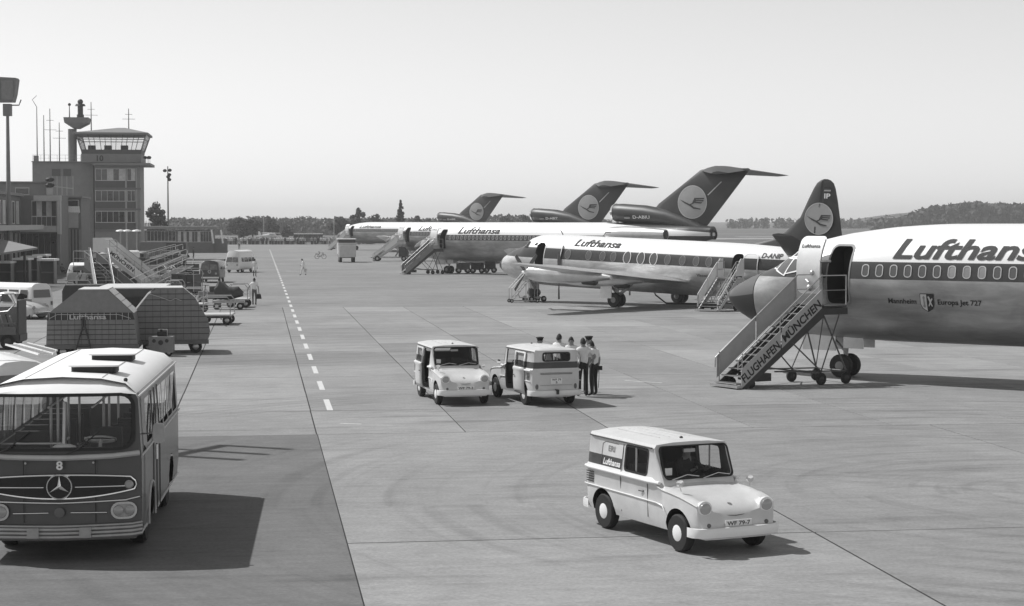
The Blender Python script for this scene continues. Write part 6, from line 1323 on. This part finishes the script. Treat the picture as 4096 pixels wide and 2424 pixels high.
MB().loft([[(x, r * math.cos(6.28318 * i / 10), 1.2 + z + r * math.sin(6.28318 * i / 10)) for i in range(10)] for x, r, z in ((-2.6, .12, .1), (-1.2, .5, 0), (.6, .6, .1), (1.6, .45, 0), (2.0, .15, 0))]).obj('fuselage', 'white', t); MB().box(-.3, 1.0, -4.5, 4.5, 1.9, 2.02).obj('wing', 'white', t); MB().box(-2.7, -2.0, -1.4, 1.4, 1.35, 1.42).prism([(-2.8, 1.3), (-2.0, 1.3), (-2.5, 2.4), (-2.9, 2.4)], 'y', -.05, .05).obj('tail', 'white', t)
for y in (-.9, .9): MB().tube([(.3, 0, 1.0), (.3, y, .35)], .05).obj('gear_leg', 'dark', t)

# ================================================================ summer haze
hz = MB().box(-1560, 1560, -170, 2640, -1.2, 24).obj('haze', 'white', smooth=0); hz['kind'] = 'stuff'
hm = bpy.data.materials.new('haze'); hm.use_nodes = True; hn = hm.node_tree.nodes; hn.clear(); ho = hn.new('ShaderNodeOutputMaterial'); hv = hn.new('ShaderNodeVolumePrincipled')
hv.inputs['Color'].default_value = (.95, .95, .95, 1); hv.inputs['Density'].default_value = .0003; hv.inputs['Anisotropy'].default_value = .25
hm.node_tree.links.new(hv.outputs[0], ho.inputs['Volume']); hz.data.materials.clear(); hz.data.materials.append(hm)
# ================================================================ people
for nm, v in (('skin', .28), ('shirt', .74), ('shirt_grey', .35), ('trousers', .018), ('trousers_grey', .10), ('shoes', .015), ('hair', .025), ('coat_white', .72), ('overall_dark', .05), ('cap', .015), ('bag', .02)): M(nm, v, .8, var=.12, scale=5)
J0 = {'pel': (0, 0, .96), 'sp': (0, 0, 1.15), 'ch': (0, 0, 1.36), 'nk': (0, 0, 1.50), 'hd': (.015, 0, 1.62), 'tp': (.01, 0, 1.735),
      'lsh': (0, .17, 1.42), 'lel': (-.03, .25, 1.14), 'lwr': (.03, .27, .89), 'lhd': (.05, .265, .80), 'rsh': (0, -.17, 1.42), 'rel': (-.03, -.25, 1.14), 'rwr': (.03, -.27, .89), 'rhd': (.05, -.265, .80),
      'lhp': (0, .09, .92), 'lkn': (.02, .105, .50), 'lan': (-.02, .11, .09), 'lto': (.14, .13, .04), 'rhp': (0, -.09, .92), 'rkn': (.02, -.105, .50), 'ran': (-.02, -.11, .09), 'rto': (.14, -.13, .04)}
JR = {'pel': (.15, .13), 'sp': (.145, .115), 'ch': (.165, .12), 'nk': (.055, .058), 'hd': (.078, .098), 'tp': (.055, .065), 'lsh': (.075, .065), 'lel': (.046, .046), 'lwr': (.032, .03), 'lhd': (.04, .022), 'lhp': (.092, .092), 'lkn': (.062, .062), 'lan': (.046, .05), 'lto': (.04, .034)}
EDG = [('pel', 'sp'), ('sp', 'ch'), ('ch', 'nk'), ('nk', 'hd'), ('hd', 'tp')] + [(s + a, s + b) for s in 'lr' for a, b in (('sh', 'el'), ('el', 'wr'), ('wr', 'hd'), ('hp', 'kn'), ('kn', 'an'), ('an', 'to'))] + [('ch', 'lsh'), ('ch', 'rsh'), ('pel', 'lhp'), ('pel', 'rhp')]
def person(label, loc, face, h=1.76, pose=None, top='shirt', legs='trousers', sleeve='short', coat=0.0, hat=False, group='people on the apron', seated=False, shoes=True):
    """face: heading of the body in degrees (0 = +x). One skinned body; hair and cap are children."""
    J = dict(J0); J.update(pose or {}); names = list(J); k = h / 1.76
    me = bpy.data.meshes.new('body'); me.from_pydata([tuple(c * k for c in J[n]) for n in names], [(names.index(a), names.index(b)) for a, b in EDG], [])
    o = bpy.data.objects.new('person', me); COL.objects.link(o)
    o.modifiers.new('skin', 'SKIN'); sv = me.skin_vertices[0].data
    for i, n in enumerate(names): r = JR.get(n) or JR.get('l' + n[1:]); sv[i].radius = (r[0] * k, r[1] * k); sv[i].use_root = n == 'pel'
    ss = o.modifiers.new('sub', 'SUBSURF'); ss.levels = 1; ss.render_levels = 1
    dg = bpy.context.evaluated_depsgraph_get(); m2 = bpy.data.meshes.new_from_object(o.evaluated_get(dg)); o.modifiers.clear(); o.data = m2
    # nose, ears and five fingers on each hand, joined to the same mesh
    mb = MB(); H = Vector(J['hd']) * k
    mb.loft([[H + Vector((.075, y, z)) * k for y, z in ((-.016, -.03), (.016, -.03), (.008, .03), (-.008, .03))], [H + Vector((.112, y, z)) * k for y, z in ((-.01, -.024), (.01, -.024), (.004, .0), (-.004, .0))]])
    for s in (-1, 1): mb.ball(H + Vector((-.005, s * .085, 0)) * k, .028 * k, 6, 4, (.8, .4, 1.2))
    for s in 'lr':
        w_, hd_ = Vector(J[s + 'wr']), Vector(J[s + 'hd']); d = (hd_ - w_).normalized(); sd = Vector((0, 1 if s == 'l' else -1, 0)); ac = d.cross(sd).normalized() if abs(d.dot(sd)) < .95 else Vector((1, 0, 0)); inn = ac.cross(d)
        for q, ln in enumerate((.075, .085, .08, .065)): b0 = hd_ + ac * (.033 - .022 * q); mb.tube([b0 * k, (b0 + d * ln * .55) * k, (b0 + d * ln * .9 + inn * .018) * k], .009 * k, 4)
        mb.tube([(w_ + d * .03 + ac * .03) * k, (w_ + d * .07 + ac * .055) * k, (w_ + d * .105 + ac * .06) * k], .011 * k, 4)
    nv = len(m2.vertices); vs = [tuple(v.co) for v in m2.vertices] + mb.v; fs = [tuple(p.vertices) for p in m2.polygons] + [tuple(i + nv for i in f) for f in mb.f]
    m3 = bpy.data.meshes.new('person'); m3.from_pydata(vs, [], fs)
    mats = ['skin', top, legs, 'shoes']
    for q in mats: m3.materials.append(MATS[q])
    segs = [(Vector(J[a]) * k, Vector(J[b]) * k, a, b) for a, b in EDG]
    for p in m3.polygons:
        c = p.center; best = None
        for a, b, na, nb in segs:
            t_ = max(0, min(1, (c - a).dot(b - a) / max(1e-9, (b - a).length_squared))); dd = (c - a - (b - a) * t_).length
            if best is None or dd < best[0]: best = (dd, na, nb, t_)
        _, na, nb, t_ = best; z = c.z / k; mi = 1
        if nb in ('hd', 'tp') and na in ('nk', 'hd'): mi = 0
        elif na == 'nk' or (na == 'ch' and nb == 'nk' and t_ > .75): mi = 0
        elif nb[1:] == 'hd' : mi = 0
        elif nb[1:] == 'wr': mi = 0 if sleeve == 'short' else (1 if t_ < .9 else 0)
        elif nb[1:] == 'el': mi = 0 if (sleeve == 'short' and t_ > .72) else 1
        elif nb[1:] == 'to' or (nb[1:] == 'an' and t_ > .92): mi = 3
        elif nb[1:] in ('kn', 'an') or nb[1:] == 'hp': mi = 2
        elif na == 'pel' and t_ < .3: mi = 2
        if p.index >= len(m2.polygons): mi = 0
        if coat and mi == 2 and z > coat: mi = 1
        p.material_index = mi
    m3.shade_smooth(); o.data = m3; bpy.data.meshes.remove(m2)
    o.location = loc; o.rotation_euler = (0, 0, R(face)); tag(o, label, 'person', group)
    # hair: cap of the skull, lower at the back
    hc = MB(); T_ = H + Vector((-.012, 0, .055)) * k; n = 14; rings = []
    for i in range(6):
        a = R(90 * i / 5); ring = []
        for j in range(n):
            b = 6.28318 * j / n; rr = math.cos(R(90) - a) if 0 else math.sin(a); back = .5 - .5 * math.cos(b)
            ring.append(T_ + Vector((math.cos(b) * .103 * rr, math.sin(b) * .088 * rr, math.cos(a) * .095 - (a / R(90)) * (.015 + .085 * back))) * k)
        rings.append(ring)
    hc.loft(rings, False).obj('hair', 'hair', o, smooth=60)
    if coat: 
        z0, z1 = coat * k, 1.0 * k; cm = MB(); cm.loft([[(rx * k * math.cos(6.28318 * j / 16), ry * k * math.sin(6.28318 * j / 16), z) for j in range(16)] for z, rx, ry in ((z1, .135, .17), ((z0 + z1) / 2, .16, .20), (z0, .18, .22))], False).obj('coat_skirt', top, o, smooth=60)
    if hat:
        hm = MB().lathe([(.098, .055), (.104, .095), (.13, .12), (.125, .14), (.05, .152), (.005, .152)], 18, 'z', Matrix.Translation(H) @ Matrix.Scale(k, 4)); hm.prism([(.06, -.07), (.12, -.06), (.155, 0), (.12, .06), (.06, .07)], 'z', .05, .064, Matrix.Translation(H)); hm.obj('peaked_cap', 'cap', o, smooth=50)
    return o
def fw(deg_from_camera=0): return 90 + deg_from_camera                 # 90 = facing away from the camera
hip = {'rel': (-.10, -.36, 1.20), 'rwr': (.05, -.22, 1.02), 'rhd': (.08, -.15, 1.0)}
lean = {'ch': (.03, 0, 1.36), 'nk': (.06, 0, 1.49), 'hd': (.10, 0, 1.60), 'tp': (.12, 0, 1.71)}
walk = {'lkn': (.16, .10, .52), 'lan': (.24, .105, .10), 'lto': (.40, .11, .06), 'rkn': (-.04, -.10, .50), 'ran': (-.26, -.105, .14), 'rto': (-.13, -.11, .05), 'lel': (-.12, .25, 1.16), 'lwr': (-.10, .27, .92), 'lhd': (-.08, .27, .83), 'rel': (.05, -.25, 1.15), 'rwr': (.18, -.25, .95), 'rhd': (.22, -.25, .87)}
def G2(x, y): return g(x, y)
GR = 'men beside the parked van'
person('man in white shirt with hand on hip beside the rear of the van', g(1428, 972), 105, 1.80, dict(hip), 'shirt', 'trousers', group=GR)
person('rightmost man of the group, white shirt, carrying a black case', g(1454, 970), 140, 1.72, dict(lean), 'shirt', 'trousers', group=GR)
Yc = 56.2
person('man in peaked cap facing the camera behind the two white-shirted men', (at(1442, 900, Yc).x, Yc, 0), -85, 1.80, None, 'shirt', 'trousers', hat=True, group=GR)
person('man facing the camera over the roof of the rear-view van', (at(1399, 900, 56.6).x, 56.6, 0), -100, 1.76, None, 'shirt', 'trousers', group=GR)
person('dark-haired man behind the van roof, left of the man facing the camera', (at(1369, 900, 57.4).x, 57.4, 0), 60, 1.80, None, 'shirt', 'trousers', group=GR)
person('man in flat cap, only his head above the van roof', (at(1322, 900, 57.0).x, 57.0, 0), -70, 1.72, None, 'shirt', 'trousers', hat=True, group=GR)
p = g(1467, 970); tag(MB().box(-.10, .10, -.05, .05, 0, .12).tube([(0, 0, .02), (0, .01, -.25), (-.02, .02, -.55)], .012, 4).obj('camera_case', 'bag', loc=(p.x, p.y, .80)), 'small black case with dangling strap in the right-hand man\'s grip', 'case')
b = g(623, 748); person('man in white shirt walking away with a dark bag', b, 92, 1.76, {'lkn': (.08, .1, .5), 'lan': (.12, .1, .1), 'lto': (.27, .11, .05), 'ran': (-.14, -.1, .1), 'rto': (.0, -.11, .04), 'rel': (-.05, -.26, 1.14), 'rwr': (-.02, -.29, .88), 'rhd': (0, -.29, .79), 'lel': (.0, .34, 1.18), 'lwr': (.02, .40, .98), 'lhd': (.03, .42, .9)}, 'shirt', 'trousers_grey')
t = thing('hand_bag', 'dark bag carried by the man walking away', 'bag', (b.x + .29, b.y, .42)); MB().loft([[(x, y, 0) for x, y in ((-.17, -.09), (.17, -.09), (.17, .09), (-.17, .09))], [(x, y, .30) for x, y in ((-.11, -.05), (.11, -.05), (.11, .05), (-.11, .05))]]).obj('bag_body', 'bag', t, smooth=0); MB().tube([(-.07, 0, .3), (-.05, 0, .38), (.05, 0, .38), (.07, 0, .3)], .012, 5).obj('handle', 'bag', t)
person('man in long white work coat walking near the white van', g(624, 678), 80, 1.76, None, 'coat_white', 'trousers', sleeve='long', coat=.62)
b = g(743, 675); person('man in white overalls walking left with a bucket', b, 165, 1.72, dict(walk, **{'nk': (.07, 0, 1.48), 'hd': (.14, 0, 1.58), 'tp': (.17, 0, 1.69), 'ch': (.03, 0, 1.35), 'rel': (.15, -.25, 1.2), 'rwr': (.36, -.24, 1.05), 'rhd': (.44, -.24, 1.0), 'lel': (-.12, .26, 1.12), 'lwr': (-.14, .28, .86), 'lhd': (-.14, .28, .77)}), 'coat_white', 'coat_white', sleeve='long')
t = thing('bucket', 'pale bucket carried by the man in white overalls', 'bucket', (b.x + .22, b.y - .25, .38)); MB().lathe([(.11, 0), (.15, .3), (.14, .3), (.10, .02)], 14).obj('pail', 'light', t); MB().tube([(-.14, 0, .3), (0, 0, .42), (.14, 0, .3)], .01, 4).obj('handle', 'galv', t)
person('distant man in pale shirt beyond the white van', g(586, 611), 80, 1.76, None, 'shirt_grey', 'trousers')
GL = 'people by the terminal'
sit = {'pel': (0, 0, .30), 'sp': (-.05, 0, .5), 'ch': (-.06, 0, .72), 'nk': (-.03, 0, .86), 'hd': (0, 0, .98), 'tp': (0, 0, 1.1), 'lsh': (-.05, .17, .78), 'rsh': (-.05, -.17, .78), 'lel': (.08, .25, .58), 'rel': (.08, -.25, .58), 'lwr': (.28, .2, .55), 'rwr': (.28, -.2, .55), 'lhd': (.36, .18, .55), 'rhd': (.36, -.18, .55), 'lhp': (0, .09, .28), 'rhp': (0, -.09, .28), 'lkn': (.38, .14, .48), 'rkn': (.38, -.14, .48), 'lan': (.5, .12, .09), 'ran': (.5, -.12, .09), 'lto': (.65, .13, .04), 'rto': (.65, -.13, .04)}
person('man in dark overalls standing left of the white-shirted mechanic', g(196, 677), 10, 1.75, dict(lean), 'overall_dark', 'trousers', sleeve='long', group=GL)
person('mechanic in white shirt bending forward near the stored stairs', g(210, 674), 40, 1.72, {'ch': (.18, 0, 1.28), 'sp': (.08, 0, 1.12), 'nk': (.30, 0, 1.36), 'hd': (.38, 0, 1.43), 'tp': (.46, 0, 1.50), 'lsh': (.2, .17, 1.3), 'rsh': (.2, -.17, 1.3), 'lel': (.3, .24, 1.05), 'rel': (.3, -.24, 1.05), 'lwr': (.42, .2, .85), 'rwr': (.42, -.2, .85), 'lhd': (.46, .2, .77), 'rhd': (.46, -.2, .77)}, 'shirt', 'trousers', group=GL)
person('man in grey shirt right of the white-shirted mechanic', g(222, 672), 150, 1.74, None, 'shirt_grey', 'trousers_grey', group=GL)
person('man in dark jacket up beside the stored stairs', g(232, 664), 100, 1.78, None, 'overall_dark', 'trousers', sleeve='long', group=GL)
person('man in grey leaning on the end booth', g(136, 672), -60, 1.78, dict(lean), 'trousers_grey', 'trousers_grey', sleeve='long', group=GL)
person('person in dark clothes sitting on the ground near the booths', g(152, 672), -20, 1.74, sit, 'overall_dark', 'trousers', sleeve='long', group=GL)
person('person in dark clothes sitting close to the louvred bay', g(176, 668), -150, 1.74, sit, 'overall_dark', 'trousers', sleeve='long', group=GL)
person('man in dark suit standing at the end of the box lorry', g(474, 637), 0, 1.78, None, 'overall_dark', 'trousers', sleeve='long', group=GL)
person('cyclist in pale shirt in front of the low hall', g(498, 617), 20, 1.76, dict(lean), 'shirt_grey', 'trousers_grey', group=GL)
# driver of the foreground van
dv = [o for o in bpy.data.objects if o.name == 'delivery_van'][0]
hh = Vector((math.cos(dv.rotation_euler.z), math.sin(dv.rotation_euler.z), 0)); lf = Vector((-hh.y, hh.x, 0)); dp = dv.location + hh * -1.50 + lf * .33
sitd = {n: (c[0], c[1], c[2]) for n, c in sit.items()}; sitd.update({'lel': (.22, .24, .60), 'rel': (.22, -.24, .60), 'lwr': (.42, .14, .66), 'rwr': (.42, -.14, .66), 'lhd': (.5, .12, .70), 'rhd': (.5, -.12, .70), 'lkn': (.42, .14, .32), 'rkn': (.42, -.14, .32), 'lan': (.6, .12, .05), 'ran': (.6, -.12, .05), 'lto': (.72, .13, .04), 'rto': (.72, -.13, .04)})
person('driver at the wheel of the foreground van', (dp.x, dp.y, .52), math.degrees(dv.rotation_euler.z), 1.62, sitd, 'overall_dark', 'trousers', sleeve='long', group='people on the apron')
# the crowd of spectators behind the fence: too many and too small to tell apart
cr = MB(); rn = random.Random(11)
for i in range(230):
    la = rn.uniform(-21, 27); al = 433 + rn.random() * 5; p = ap(la, al); s = rn.uniform(.9, 1.05); cr.mi = rn.choice((0, 0, 0, 1, 1, 2, 3)); w = rn.uniform(.2, .27)
    def rg(z, r): return [(p.x + r * math.cos(6.28318 * j / 6), p.y + r * .6 * math.sin(6.28318 * j / 6), z * s) for j in range(6)]
    cr.loft([rg(.85, w * .8), rg(1.15, w * .85), rg(1.42, w), rg(1.5, .08)])
    for sg in (-1, 1): cr.tube([(p.x + sg * w * .95, p.y, 1.4 * s), (p.x + sg * w * 1.15, p.y - .05, .85 * s)], .05, 4)
    cr.mi = 4; cr.loft([rg(1.5, .07), rg(1.6, .1), rg(1.74, .07)]); cr.mi = rn.choice((5, 5, 3))
    for sg in (-1, 1): cr.tube([(p.x + sg * .09, p.y, .9 * s), (p.x + sg * .1, p.y, 0)], .08, 4)
o = cr.obj('crowd', ['shirt', 'shirt_grey', 'trousers_grey', 'overall_dark', 'skin', 'trousers'], smooth=50); o['kind'] = 'stuff'; o['label'] = 'crowd of spectators lined up behind the far fence'; o['category'] = 'crowd'
